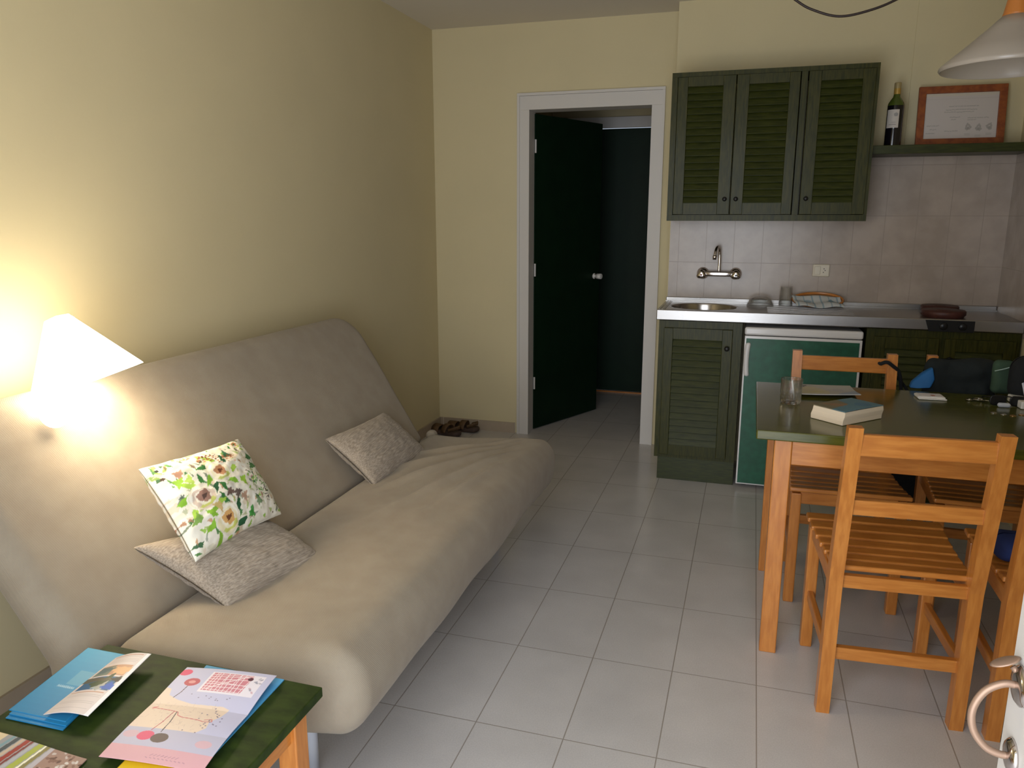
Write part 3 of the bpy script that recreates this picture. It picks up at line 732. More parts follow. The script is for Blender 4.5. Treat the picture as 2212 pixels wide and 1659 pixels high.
# tap
tp = thing('wall_tap', 'chrome two-handle wall tap with a swan neck above the sink', 'tap', (-0.173, YK, 1.085))
for s_ in (-1, 1):
    bm = NB(); mt = Matrix.Translation((s_ * 0.088, 0, 0)) @ Matrix.Rotation(PI / 2, 4, 'X')
    lathe(bm, [(0, 0), (0.033, 0), (0.033, 0.004), (0.024, 0.016), (0.014, 0.022), (0.013, 0.05), (0, 0.05)], 28, mt); obj('wall_flange', bm, 'chrome', tp, True)
    bm = NB()
    r3 = [0.024 * (1 + 0.14 * math.cos(3 * (2 * PI * k / 36) + PI / 2)) for k in range(36)]
    rg = []
    for (sc_, dy) in ((0.75, -0.045), (1, -0.052), (1.04, -0.068), (0.9, -0.080), (0.4, -0.083)):
        rg.append([bm.verts.new((s_ * 0.092 + r3[k] * sc_ * math.cos(2 * PI * k / 36), dy, -0.004 + r3[k] * sc_ * math.sin(2 * PI * k / 36))) for k in range(36)])
    for A_, B_ in zip(rg, rg[1:]):
        for k in range(36): bm.faces.new((A_[k], A_[(k + 1) % 36], B_[(k + 1) % 36], B_[k]))
    bm.faces.new(rg[-1]); hd = obj('tap_handle', bm, 'chrome', tp, True)
    bm = NB(); lathe(bm, [(0, 0.002), (0.006, 0.002), (0.006, 0)], 16, Matrix.Translation((s_ * 0.092, -0.0835, -0.004)) @ Matrix.Rotation(PI / 2, 4, 'X')); obj('marker', bm, 'frame_wood' if s_ < 0 else 'black', hd)
bm = NB(); box(bm, -0.085, 0.085, -0.062, -0.036, -0.014, 0.014, 0.008, 3); obj('mixer_body', bm, 'chrome', tp, True)
bm = NB(); tube(bm, spline([(0.0, -0.05, 0.01), (0.0, -0.05, 0.07), (-0.001, -0.052, 0.112), (-0.003, -0.062, 0.138), (-0.010, -0.085, 0.150), (-0.018, -0.11, 0.138), (-0.022, -0.122, 0.112), (-0.023, -0.124, 0.098)], 7), 0.0075, 14)
lathe(bm, [(0, 0), (0.011, 0), (0.0115, 0.02), (0.008, 0.024), (0, 0.024)], 20, Matrix.Translation((-0.023, -0.124, 0.082))); obj('spout', bm, 'chrome', tp, True)
# socket
sk = thing('wall_socket', 'cream double wall socket plate on the kitchen tiles', 'socket', (0.357, YK, 1.112))
bm = NB(); box(bm, -0.043, 0.043, -0.009, 0, -0.033, 0.033, 0.006, 3); obj('plate', bm, 'socket', sk)
bm = NB(); box(bm, -0.035, -0.003, -0.012, -0.006, -0.022, 0.022, 0.003); obj('blank_module', bm, 'socket', sk)
bm = NB()
for (x, z) in ((0.014, 0.009), (0.020, 0.0), (0.012, -0.010)): lathe(bm, [(0, 0.0015), (0.0026, 0.0015), (0.0026, 0)], 10, Matrix.Translation((x, -0.0088, z)) @ Matrix.Rotation(PI / 2, 4, 'X'))
obj('contact_holes', bm, 'black', sk)

# shelf
bm = NB(); box(bm, 0.518, XR - 0.001, 4.245, YK - 0.0065, 1.692, 1.733, 0.002)
bmesh.ops.delete(bm, geom=[], context='VERTS')
loose('wall_shelf', bm, 'green_x', 'dark green wooden shelf to the right of the wall cabinet', 'shelf')
# bottle
bo = thing('wine_bottle', 'green and dark wine bottle with a white label on the shelf', 'bottle', (0.622, 4.335, 1.733))
bm = NB(); lathe(bm, [(0, 0.0), (0.034, 0), (0.0375, 0.004), (0.0375, 0.19), (0.035, 0.202), (0.026, 0.218), (0.017, 0.230), (0.0145, 0.242), (0.0145, 0.285), (0, 0.285)], 36)
for v in bm.verts: pass
body = obj('glass_body', bm, 'wine_green', bo, True)
body.data.materials.append(M['wine'])
for p in body.data.polygons:
    if p.center.z < 0.10: p.material_index = 1
bm = NB(); lathe(bm, [(0.0379, 0.001), (0.0379, 0.082)], 36); obj('dark_wine', bm, 'wine', bo, True)
cl = Canvas(40, 40, (205, 196, 186)); cl.ell(.75, .72, .16, .10, (150, 145, 142), .8); cl.ell(.6, .3, .2, .05, (185, 176, 168), .8); cl.line([(.25, .18), (.8, .18)], .01, (120, 110, 105))
bm = NB(); uv = []; g = []
for j in range(40):
    for i in range(40):
        th = -PI / 2 - 0.95 + 1.55 * i / 39 - 0.25; g.append(bm.verts.new((0.0383 * math.cos(th), 0.0383 * math.sin(th), 0.085 + 0.085 * j / 39))); uv.append((i / 39, j / 39))
for j in range(39):
    for i in range(39): k = j * 40 + i; bm.faces.new((g[k], g[k + 1], g[k + 41], g[k + 40]))
me = bpy.data.meshes.new('label'); bm.to_mesh(me); bm.free(); paint_mesh(me, cl, uv); obj('paper_label', me, 'label_paper', bo, True, 'white paper label')
bm = NB(); lathe(bm, [(0.0152, 0.243), (0.0152, 0.270)], 28); obj('neck_foil', bm, 'gold_foil', bo, True, 'yellow foil band')
bm = NB(); lathe(bm, [(0.0154, 0.270), (0.0158, 0.293), (0.0150, 0.297), (0, 0.297)], 28); obj('cap', bm, 'gold_pale', bo, True)
# framed document leaning on the wall
fc = Canvas(170, 120, (198, 190, 186))
fr_s = random.Random(5)
fc.rect(.0, .92, 1, 1, (202, 194, 180)); fc.line([(.0, .86), (1, .86)], .004, (186, 178, 172))
for (x0, x1, y) in ((.34, .72, .70), (.30, .70, .63), (.28, .66, .58), (.36, .50, .47), (.38, .44, .42), (.60, .86, .45), (.60, .70, .41), (.06, .20, .30), (.10, .18, .22), (.05, .16, .14), (.30, .46, .18)):
    x = x0
    while x < x1:
        w = fr_s.uniform(.012, .035); fc.line([(x, y), (x + w, y + fr_s.uniform(-.006, .006))], .008, (160, 156, 152), .8); x += w + .012
for (x, y) in ((.61, .26), (.75, .24), (.89, .26)):
    fc.ell(x, y, .055, .07, (158, 152, 148), .8, 0, .15, x * 9, .35); fc.ell(x, y - .02, .02, .03, (150, 146, 142), .8)
    for k in range(4): fc.line([(x - .04, y - .14 - k * .015), (x + .03, y - .14 - k * .015)], .004, (170, 166, 162), .8)
pf = thing('picture_frame', 'brown wooden frame with a pale printed document on the shelf', 'picture frame', (0.925, 4.40, 1.7335))
tlt = Matrix.Rotation(math.radians(-8), 4, 'X')
fw, fh = 0.385, 0.285
bm = NB()
for (a, b, c_, d_) in ((-fw / 2, fw / 2, 0, 0.034), (-fw / 2, fw / 2, fh - 0.034, fh), (-fw / 2, -fw / 2 + 0.034, 0.03, fh - 0.03), (fw / 2 - 0.034, fw / 2, 0.03, fh - 0.03)):
    box(bm, a, b, -0.018, 0.0, c_, d_, 0.003, mtx=tlt)
obj('frame', bm, 'frame_wood', pf)
o = sheet('document', tlt @ Vector((-fw / 2 + .03, -0.008, .03)), tlt @ Vector((fw / 2 - .03, -0.008, .03)), tlt @ Vector((fw / 2 - .03, -0.008, fh - .03)), tlt @ Vector((-fw / 2 + .03, -0.008, fh - .03)), fc, 'print', pf, thick=0.002)

# ---- things on the worktop
def glass_prof(h, r0, r1, t=0.0022, base=0.006):
    return [(0, 0), (r0 * .96, 0), (r0, 0.002), (r1, h - 0.001), (r1 - t * .5, h), (r1 - t, h - 0.001), (r0 - t, base + 0.003), (r0 * .8, base), (0, base)]
bm = NB(); lathe(bm, glass_prof(0.105, 0.031, 0.036), 32, Matrix.Translation((0.185, 4.395, zt + 0.1085)) @ Matrix.Rotation(PI, 4, 'X'))
loose('drinking_glass', bm, 'glass_thin', 'clear tumbler standing upside down on the draining side', 'glass', None, True)
bm = NB(); lathe(bm, [(0, 0.05), (0.03, 0.05), (0.055, 0.035), (0.072, 0.0), (0.069, 0.0), (0.052, 0.032), (0.028, 0.046), (0, 0.046)], 40, Matrix.Translation((0.055, 4.385, zt + 0.003)))
loose('glass_bowl', bm, 'glass_thin', 'clear glass bowl upside down between sink and tumbler', 'bowl', None, True)
# tray with wooden rim leaning back to the wall
mt = Matrix.Translation((0.345, 4.385, zt + 0.036)) @ Matrix.Rotation(math.radians(22), 4, 'X') @ Matrix.Diagonal((1, 0.60, 1, 1))
ty = thing('serving_tray', 'round tray with an orange-brown rim under the tea towel', 'tray', (0, 0, 0))
bm = NB(); lathe(bm, [(0.120, 0), (0.128, 0.0), (0.130, 0.010), (0.126, 0.014), (0.120, 0.012), (0.119, 0.003), (0.120, 0)], 48, mt); obj('rim', bm, 'wood_x', ty, True, 'orange-brown rim')
bm = NB(); lathe(bm, [(0, 0.0), (0.120, 0.0), (0.120, 0.003), (0, 0.003)], 48, mt); obj('base', bm, 'socket', ty, True)
# tea towel
tc_ = Canvas(90, 60, (206, 208, 206))
for k in range(6): tc_.rect(.05 + k * .17, 0, .08 + k * .17, 1, (120, 150, 168), .6)
tc_.ell(.8, .5, .12, .2, (90, 130, 150), .7, .5, .2, 2); tc_.ell(.3, .6, .12, .12, (140, 165, 180), .7)
sheet('tea_towel', (0.235, 4.285, zt + 0.012), (0.470, 4.300, zt + 0.010), (0.455, 4.405, zt + 0.050), (0.215, 4.395, zt + 0.052), tc_, 'floral', None,
      lambda u, v: 0.006 * math.sin(u * 9 + v * 3) * (1 - v * .5) + 0.006 + 0.004 * math.sin(v * 8), thick=0.006)
o = bpy.data.objects['tea_towel']; setp(o, 'folded white and blue tea towel draped on the round tray', 'tea towel')

# ---------------------------------------------------------------- dining table
TZ = 0.76
dt = thing('dining_table', 'rectangular dining table with a green top and orange wooden legs', 'table', (0.625, 2.76, 0))
tx, ty_ = 0.580, 0.370
bm = NB(); box(bm, -tx, tx, -ty_, ty_, TZ - 0.030, TZ, 0.004, 2); obj('tabletop', bm, 'table_green', dt, False, 'glossy green tabletop')
for (sx, sy) in ((-1, -1), (1, -1), (-1, 1), (1, 1)):
    bm = NB(); xc, yc = sx * (tx - 0.082), sy * (ty_ - 0.062)
    box(bm, xc - 0.026, xc + 0.026, yc - 0.026, yc + 0.026, 0, TZ - 0.030, 0.003); obj('leg', bm, 'wood_z', dt)
for sy in (-1, 1):
    bm = NB(); yc = sy * (ty_ - 0.055); box(bm, -tx + 0.108, tx - 0.108, yc - 0.011, yc + 0.011, 0.645, TZ - 0.030, 0.002); obj('apron', bm, 'wood_x', dt)
for sx in (-1, 1):
    bm = NB(); xc = sx * (tx - 0.075); box(bm, xc - 0.011, xc + 0.011, -ty_ + 0.088, ty_ - 0.088, 0.645, TZ - 0.030, 0.002); obj('apron', bm, 'wood_y', dt)

# ---------------------------------------------------------------- chairs
def make_chair(label, loc, rz):
    t = thing('dining_chair', label, 'chair', loc, rz, None)
    hw, L = 0.1925, 0.036
    for s_ in (-1, 1):
        bm = NB(); xc = s_ * (hw - L / 2)
        # rear post: straight to the seat, then leaning back
        sec = [(-0.180, 0.0, 0.036), (-0.182, 0.05, 0.038), (-0.190, 0.42, 0.042), (-0.262, 0.872, 0.032)]
        prev = None
        for (yc, z, dp) in sec:
            r = [bm.verts.new((xc + a * L / 2, yc + b * dp / 2, z)) for a, b in ((-1, -1), (1, -1), (1, 1), (-1, 1))]
            if prev:
                for k in range(4): bm.faces.new((prev[k], prev[(k + 1) % 4], r[(k + 1) % 4], r[k]))
            else: bm.faces.new(r)
            prev = r
        bm.faces.new(prev)
        bmesh.ops.bevel(bm, geom=[e for e in bm.edges if len(e.link_faces) == 2 and e.calc_face_angle(0) > 0.5], offset=0.005, segments=2, profile=0.5, affect='EDGES')
        obj('rear_leg', bm, 'wood_z', t)
        bm = NB(); box(bm, xc - L / 2, xc + L / 2, 0.160, 0.195, 0, 0.425, 0.004); obj('front_leg', bm, 'wood_z', t)
        bm = NB(); beam(bm, (s_ * (hw - L / 2), -0.170, 0.185), (s_ * (hw - L / 2), 0.165, 0.185), 0.018, 0.034); obj('stretcher', bm, 'wood_y', t)
        bm = NB(); xr = s_ * (hw - L / 2); box(bm, xr - 0.011, xr + 0.011, -0.172, 0.165, 0.385, 0.430, 0.002); obj('seat_rail', bm, 'wood_y', t)
    def yb(z): return -0.190 - 0.072 * (z - 0.42) / 0.433
    for (nm, z0, z1, th) in (('top_rail', 0.795, 0.853, 0.020), ('back_rail', 0.622, 0.665, 0.018)):
        bm = NB(); zc = (z0 + z1) / 2
        box(bm, -hw + L - 0.004, hw - L + 0.004, yb(zc) - th / 2, yb(zc) + th / 2, z0, z1, 0.004); obj(nm, bm, 'wood_x', t)
    bm = NB(); box(bm, -hw + L - 0.004, hw - L + 0.004, -0.190, -0.168, 0.170, 0.207, 0.003); obj('stretcher', bm, 'wood_x', t)
    bm = NB(); box(bm, -hw + L - 0.004, hw - L + 0.004, -0.200, -0.178, 0.395, 0.432, 0.003); obj('seat_rail', bm, 'wood_x', t)
    bm = NB(); box(bm, -hw + L - 0.004, hw - L + 0.004, 0.168, 0.188, 0.385, 0.430, 0.003); obj('seat_rail', bm, 'wood_x', t)
    bm = NB(); n = 7
    for k in range(n):
        f_ = k / (n - 1); yc = -0.158 + f_ * 0.350
        w = 0.178 + 0.022 * f_ if k else 0.172
        dip = -0.010 * math.sin(PI * f_) + 0.004
        tiltm = Matrix.Translation((0, yc, 0.440 + dip)) @ Matrix.Rotation(-0.010 * PI / 0.35 * math.cos(PI * f_), 4, 'X')
        gv = box(bm, -w, w, -0.023, 0.023, -0.008, 0.008, 0.005, 3, mtx=tiltm)
    obj('slatted_seat', bm, 'wood_x', t)
    return t
def dup(root, loc, rz, label):
    r = root.copy(); C.objects.link(r); r.location = loc; r.rotation_euler = (0, 0, rz); r['label'] = label
    for ch in list(root.children):
        c = ch.copy(); C.objects.link(c); c.parent = r
    return r
ch = make_chair('wooden slatted chair nearest the camera, empty, back towards the camera', (0.435, 2.352, 0), math.radians(4))
dup(ch, (0.376, 3.002, 0), math.radians(181), 'wooden chair at the far side of the table, in front of the fridge')
dup(ch, (0.855, 3.015, 0), math.radians(178), 'wooden chair at the far side of the table with dark clothes on its back')
dup(ch, (0.882, 2.345, 0), math.radians(0), 'wooden chair cut by the right edge, next to the front door leaf')

# ---------------------------------------------------------------- clothes and bags on the far chairs
def lump(cx, cy, cz, w, h, d, R, seed, amp=0.02, sc_=6, skew=0.0, tip=None):
    def fn(x, y, ww, a, b, side):
        n1 = nz(x * sc_ + seed, y * sc_, side) * amp; n2 = nz(x * sc_ * 2.3, y * sc_ * 2.3 + seed, side * 3) * amp * .5
        s_ = max(0.0, min(1.0, abs(ww) / (d / 2)))
        return (cx + x + skew * y + n2 * .5, cy - ww - (n1 + n2) * s_ * side, cz + y + n1 * .4)
    return slab(w, h, d, R, min(w, h, d * 1.2) / 2.2, fn, 46, 36)
jk = thing('jacket', 'dark green-black jacket hung over the back of a far chair', 'jacket', (0, 0, 0))
obj('body', lump(0.775, 3.215, 0.765, 0.245, 0.22, 0.085, 0.03, 3, 0.034, 9), 'navy_cloth', jk, True)
bm = NB(); vs = [(0.672, 3.165, 0.845), (0.682, 3.160, 0.80), (0.668, 3.150, 0.768), (0.625, 3.155, 0.764), (0.600, 3.165, 0.762), (0.607, 3.168, 0.785), (0.640, 3.170, 0.820)]
a_ = [bm.verts.new(v) for v in vs]; b_ = [bm.verts.new((v[0], v[1] + 0.03, v[2])) for v in vs]
bm.faces.new(a_); bm.faces.new(b_[::-1])
for k in range(len(vs)): bm.faces.new((a_[k], a_[(k + 1) % len(vs)], b_[(k + 1) % len(vs)], b_[k]))
bmesh.ops.bevel(bm, geom=list(bm.edges), offset=0.006, segments=3, profile=0.5, affect='EDGES')
obj('blue_lining', bm, 'blue_cloth', jk, True, 'bright blue lining')
gb = thing('cloth_pouch', 'moss green pouch with a pale drawstring beside the jacket', 'pouch', (0, 0, 0))
obj('pouch', lump(0.898, 3.155, 0.825, 0.070, 0.125, 0.05, 0.02, 9, 0.008), 'moss_cloth', gb, True)
bm = NB(); tube(bm, spline([(0.862, 3.12, 0.852), (0.89, 3.115, 0.862), (0.91, 3.115, 0.868), (0.915, 3.11, 0.850), (0.925, 3.11, 0.825), (0.945, 3.10, 0.800), (0.965, 3.09, 0.79)], 6), 0.0022, 8); obj('drawstring', bm, 'cord', gb, True)
loose('black_bag', lump(1.005, 3.060, 0.842, 0.23, 0.160, 0.10, 0.05, 14, 0.014), 'black_cloth', 'black bag at the right edge on the dining table', 'bag', None, True)
sb = thing('shoulder_bag', 'black shoulder bag hanging by its strap between the two far chairs', 'bag', (0, 0, 0))
obj('bag_body', lump(0.616, 3.30, 0.40, 0.16, 0.30, 0.09, 0.04, 21, 0.015), 'black_cloth', sb, True)
bm = NB(); tube(bm, spline([(0.50, 3.225, 0.838), (0.52, 3.215, 0.848), (0.545, 3.225, 0.832), (0.575, 3.255, 0.80), (0.592, 3.28, 0.72), (0.60, 3.29, 0.54)], 6), 0.007, 8)
tube(bm, spline([(0.50, 3.225, 0.838), (0.505, 3.29, 0.83), (0.56, 3.31, 0.79), (0.63, 3.31, 0.70), (0.645, 3.30, 0.54)], 6), 0.006, 8); obj('strap', bm, 'black_cloth', sb, True)
loose('blue_bag', lump(0.80, 2.345, 0.492, 0.20, 0.075, 0.14, 0.03, 31, 0.008), 'dblue_cloth', 'deep blue bag on the seat of the chair at right edge', 'bag', None, True)

# ---------------------------------------------------------------- things on the dining table
tm = thing('cut_glass_tumbler', 'cut-glass tumbler at the left corner of the dining table', 'glass', (0.158, 2.790, TZ))
bm = NB(); seg = 40; prof = [(0, 0), (0.029, 0), (0.033, 0.003), (0.035, 0.010), (0.0355, 0.045), (0.0365, 0.086), (0.0355, 0.087), (0.0345, 0.086), (0.0325, 0.045), (0.028, 0.014), (0.02, 0.010), (0, 0.010)]
rings = []
for idx, (r, z) in enumerate(prof):
    if r == 0: rings.append([bm.verts.new((0, 0, z))]); continue
    rg = []
    for k in range(seg):
        th = 2 * PI * k / seg; amp = 0.0028 if (2 <= idx <= 4 and z < 0.044) else (0.0012 if idx in (9, 1) else 0)
        rr = r - amp * (1 if k % 4 < 2 else 0); rg.append(bm.verts.new((rr * math.cos(th), rr * math.sin(th), z)))
    rings.append(rg)
for a, b in zip(rings, rings[1:]):
    for k in range(seg):
        j = (k + 1) % seg
        if len(a) == 1: bm.faces.new((a[0], b[k], b[j]))
        elif len(b) == 1: bm.faces.new((a[k], a[j], b[0]))
        else: bm.faces.new((a[k], a[j], b[j], b[k]))
obj('glass_wall', bm, 'glass_cut', tm)
bm = NB(); tube(bm, [(0.012, 0.0, 0.012), (0.0, -0.018, 0.084)], 0.0028, 8); obj('stirring_stick', bm, 'plastic_white', tm, True)
# magazine / map
mc = Canvas(150, 130, (176, 178, 176))
mc.poly([(0, .1), (.5, .05), (.55, .45), (.35, .8), (.0, .9)], (186, 182, 158)); mc.ell(.3, .3, .18, .10, (190, 184, 130), .7, .2, .2, 1); mc.ell(.12, .85, .12, .08, (90, 100, 110), .8, 0, .2, 3)
mc.poly([(.6, 0), (1, 0), (1, .5), (.8, .3)], (150, 166, 184)); mc.rect(0, 0, 1, .02, (225, 225, 225))
for k in range(12): mc.line([(rs.random(), rs.random()), (rs.random(), rs.random())], .003, (160, 160, 170), .6)
for k in range(3): mc.ell(.72, .58, .10 - k * .03, .09 - k * .025, (160, 158, 170), .8, 0, 0, 0, .8)
lf = lambda u, v: 0.010 * math.exp(-(v / .35) ** 2) + 0.005 * u * u + 0.002
o = sheet('folded_map', (0.196, 2.887, TZ + 0.001), (0.400, 2.915, TZ + 0.001), (0.385, 3.115, TZ + 0.001), (0.180, 3.115, TZ + 0.001), mc, 'print_gloss', None, lf, thick=0.0015)
setp(o, 'pale blue-grey folded map behind the tumbler and paperback', 'map')
# paperback
bk = thing('paperback_book', 'thick paperback with a blue cover lying on the dining table', 'book', (0.322, 2.605, TZ))
pa = [Vector(v) for v in ((0.212, 2.592, 0), (0.300, 2.512, 0), (0.430, 2.648, 0), (0.342, 2.728, 0))]
ctr = Vector((0.322, 2.605, 0)); pa = [p - ctr for p in pa]
bm = NB(); lv = []
for (z, k_) in ((0.001, 1.0), (0.015, 1.008), (0.030, 1.004), (0.043, 0.985)):
    lv.append([bm.verts.new((p.x * k_ + (0.004 if z > .02 else 0), p.y * k_, z)) for p in pa])
bm.faces.new(lv[0]); bm.faces.new(lv[-1])
for a, b in zip(lv, lv[1:]):
    for k in range(4): bm.faces.new((a[k], a[(k + 1) % 4], b[(k + 1) % 4], b[k]))
bmesh.ops.bevel(bm, geom=[e for e in bm.edges], offset=0.0012, segments=1, affect='EDGES')
obj('pages', bm, 'pages', bk)
bc_ = Canvas(60, 60, (92, 126, 138)); bc_.poly([(0, 0), (.6, 0), (.5, .5), (0, .6)], (120, 112, 88)); bc_.ell(.35, .3, .25, .1, (150, 110, 80), .7, .4, .2, 2); bc_.ell(.7, .7, .2, .15, (70, 110, 140), .7)
sheet('cover', pa[0] * .99 + Vector((.004, 0, .0455)), pa[1] * .99 + Vector((.004, 0, .0455)), pa[2] * .99 + Vector((.004, 0, .0455)), pa[3] * .99 + Vector((.004, 0, .0455)), bc_, 'print_gloss', bk, lambda u, v: 0.004 * math.sin(PI * v) * .5, thick=0.0014)
# small things
wp = thing('open_packet', 'small white open packet with a reddish spot beside the jacket', 'packet', (0.640, 3.02, TZ), 0.05)
pc = Canvas(40, 30, (226, 218, 216)); pc.ell(.6, .35, .12, .16, (180, 100, 70))
bm = NB(); box(bm, -0.045, 0.045, -0.03, 0.03, 0.001, 0.009, 0.002); obj('box_base', bm, 'plastic_white', wp)
sheet('inner_card', (-.04, -.026, .0105), (.04, -.026, .0105), (.04, .028, .0105), (-.04, .028, .0105), pc, 'print', wp, thick=0.001)
bm = NB(); box(bm, -0.045, 0.047, -0.043, -0.031, 0.001, 0.005, 0.002); obj('flap', bm, 'plastic_white', wp)
ky = thing('key_bunch', 'bunch of metal keys on the far edge of the dining table', 'keys', (0.80, 3.00, TZ))
for k, (x, y, r_) in enumerate(((-0.035, 0.01, 0.2), (0.0, 0.0, -0.35), (0.03, -0.02, 0.5))):
    bm = NB(); m_ = Matrix.Translation((x, y, 0.004 + 0.003 * k)) @ Matrix.Rotation(r_, 4, 'Z')
    lathe(bm, [(0.004, 0), (0.012, 0), (0.012, 0.0022), (0.004, 0.0022), (0.004, 0)], 20, m_); box(bm, 0.010, 0.042, -0.004, 0.004, 0, 0.0022, 0.0005, 1, mtx=m_)
    box(bm, 0.026, 0.030, -0.007, -0.003, 0, 0.0022, 0, mtx=m_); obj('key', bm, 'coin_s', ky, True)
bm = NB(); tube(bm, [(0.016 * math.cos(a) - 0.01, 0.016 * math.sin(a), 0.010) for a in np.linspace(0, 2 * PI, 24)[:-1]], 0.0012, 6, True); obj('key_ring', bm, 'chrome', ky, True)
sg = thing('sunglasses', 'pair of dark sunglasses lying beside the white battery block', 'sunglasses', (0.868, 2.985, TZ))
for x in (-0.030, 0.030):
    bm = slab(0.052, 0.036, 0.003, 0.014, 0.0014, lambda a1, b1, w, a, b, s, x=x: (x + a1, w * 2 - 0.03 + 0.002 * a, 0.020 + b1), 16, 12); obj('lens', bm, 'black', sg, True)
bm = NB(); tube(bm, [(-0.058, -0.03, 0.03), (-0.058, 0.05, 0.012), (-0.05, 0.08, 0.004)], 0.002, 8); tube(bm, [(0.058, -0.03, 0.03), (0.058, 0.05, 0.012), (0.05, 0.08, 0.004)], 0.002, 8); tube(bm, [(-0.058, -0.03, 0.03), (0, -0.03, 0.034), (0.058, -0.03, 0.03)], 0.002, 8); obj('frame', bm, 'black', sg, True)
bm = slab(0.040, 0.018, 0.016, 0.008, 0.008, lambda x, y, w, a, b, s: (0.852 + x, 2.935 + y, TZ + 0.008 + w), 16, 12)
loose('lighter', bm, 'grey_metal', 'small grey rounded gadget in front of the sunglasses', 'gadget', None, True)
bm = NB(); box(bm, -0.020, 0.020, -0.065, 0.065, 0.001, 0.026, 0.003, 2, mtx=Matrix.Translation((0.915, 2.985, TZ)) @ Matrix.Rotation(0.05, 4, 'Z'))
loose('battery_block', bm, 'plastic_white', 'white plastic battery block by the right edge of the dining table', 'charger')
kc = Canvas(40, 30, (206, 206, 214))
for k in range(5): kc.rect(.1 + k * .18, 0, .16 + k * .18, 1, (120, 126, 160), .8)
o = sheet('striped_cloth', (0.925, 2.985, TZ + .028), (0.965, 2.985, TZ + .028), (0.968, 2.999, TZ + .075), (0.915, 2.999, TZ + .075), kc, 'floral', None, lambda u, v: 0.004 * math.sin(u * 9), thick=0.003)
setp(o, 'small white and blue striped cloth below the black bag', 'cloth')
for k, (x, y, m_, lb) in enumerate(((0.797, 2.838, 'coin_s', 'leftmost of four coins in a row on the dining table'), (0.822, 2.823, 'coin_s', 'silver coin second from the left in the coin row'), (0.846, 2.812, 'coin', 'copper coin third from the left in the coin row'), (0.878, 2.835, 'coin', 'rightmost coin in the row, by the picture edge'))):
    bm = NB(); lathe(bm, [(0, 0.0), (0.0095, 0), (0.0100, 0.0004), (0.0100, 0.0016), (0.0092, 0.0021), (0.0086, 0.0017), (0, 0.0017)], 24, Matrix.Translation((x, y, TZ + 0.0003)))
    loose('coin', bm, m_, lb, 'coin', 'coins on the dining table', True)

# ---------------------------------------------------------------- pendant lamp and its cable
pd = thing('pendant_lamp', 'off-white conical pendant lamp with a wooden neck above the table', 'lamp', (0.695, 2.76, 1.826))
bm = NB(); lathe(bm, [(0.186, 0), (0.190, 0.006), (0.188, 0.013), (0.13, 0.062), (0.07, 0.115), (0.038, 0.146), (0.0, 0.148), (0.0, 0.145), (0.036, 0.142), (0.126, 0.060), (0.184, 0.012), (0.182, 0.002), (0.186, 0)], 64)
obj('lamp_shade', bm, 'shade', pd, True)
bm = NB(); lathe(bm, [(0, 0.146), (0.038, 0.146), (0.036, 0.152), (0.026, 0.205), (0.022, 0.235), (0, 0.235)], 32); obj('neck', bm, 'cap_wood', pd, True, 'wooden neck')
bm = NB(); tube(bm, [(0, 0, 0.23), (0, 0, CEIL - 1.826)], 0.003, 8); lathe(bm, [(0, 0), (0.012, 0), (0.012, -0.01), (0.004, -0.03), (0, -0.03)], 16, Matrix.Translation((0, 0, CEIL - 1.826))); obj('cord', bm, 'cable', pd, True)
bm = NB(); bmesh.ops.create_uvsphere(bm, u_segments=16, v_segments=12, radius=0.028, matrix=Matrix.Translation((0, 0, 0.07))); obj('bulb', bm, 'shade', pd, True)
bm = NB(); tube(bm, spline([(-0.30, 2.76, CEIL - 0.004), (-0.16, 2.76, 2.30), (-0.03, 2.76, 2.15), (0.080, 2.76, 2.059), (0.136, 2.76, 2.026), (0.208, 2.76, 2.004), (0.283, 2.76, 2.012), (0.365, 2.76, 2.039), (0.47, 2.76, 2.10), (0.57, 2.76, 2.26), (0.62, 2.76, CEIL - 0.004)], 8), 0.0038, 8)
loose('hanging_cable', bm, 'cable', 'black cable drooping in a loop from the ceiling', 'cable', None, True)

# ---------------------------------------------------------------- coffee table
ct = thing('coffee_table', 'low green-topped coffee table in the bottom left corner', 'table', (-1.068, 0.94, 0))
cx, cy = 0.276, 0.300; CZ = 0.45
bm = NB(); box(bm, -cx, cx, -cy, cy, CZ - 0.022, CZ, 0.002); obj('tabletop', bm, 'coffee_green', ct, False, 'dark green tabletop')
for (sx, sy) in ((-1, -1), (1, -1), (-1, 1), (1, 1)):
    bm = NB(); xc, yc = sx * (cx - 0.046), sy * (cy - 0.048); box(bm, xc - 0.022, xc + 0.022, yc - 0.022, yc + 0.022, 0, CZ - 0.022, 0.003); obj('leg', bm, 'wood_z', ct)
for sy in (-1, 1):
    bm = NB(); yc = sy * (cy - 0.045); box(bm, -cx + 0.066, cx - 0.066, yc - 0.010, yc + 0.010, CZ - 0.090, CZ - 0.022); obj('apron', bm, 'wood_x', ct)
for sx in (-1, 1):
    bm = NB(); xc = sx * (cx - 0.045); box(bm, xc - 0.010, xc + 0.010, -cy + 0.066, cy - 0.066, CZ - 0.090, CZ - 0.022); obj('apron', bm, 'wood_y', ct)
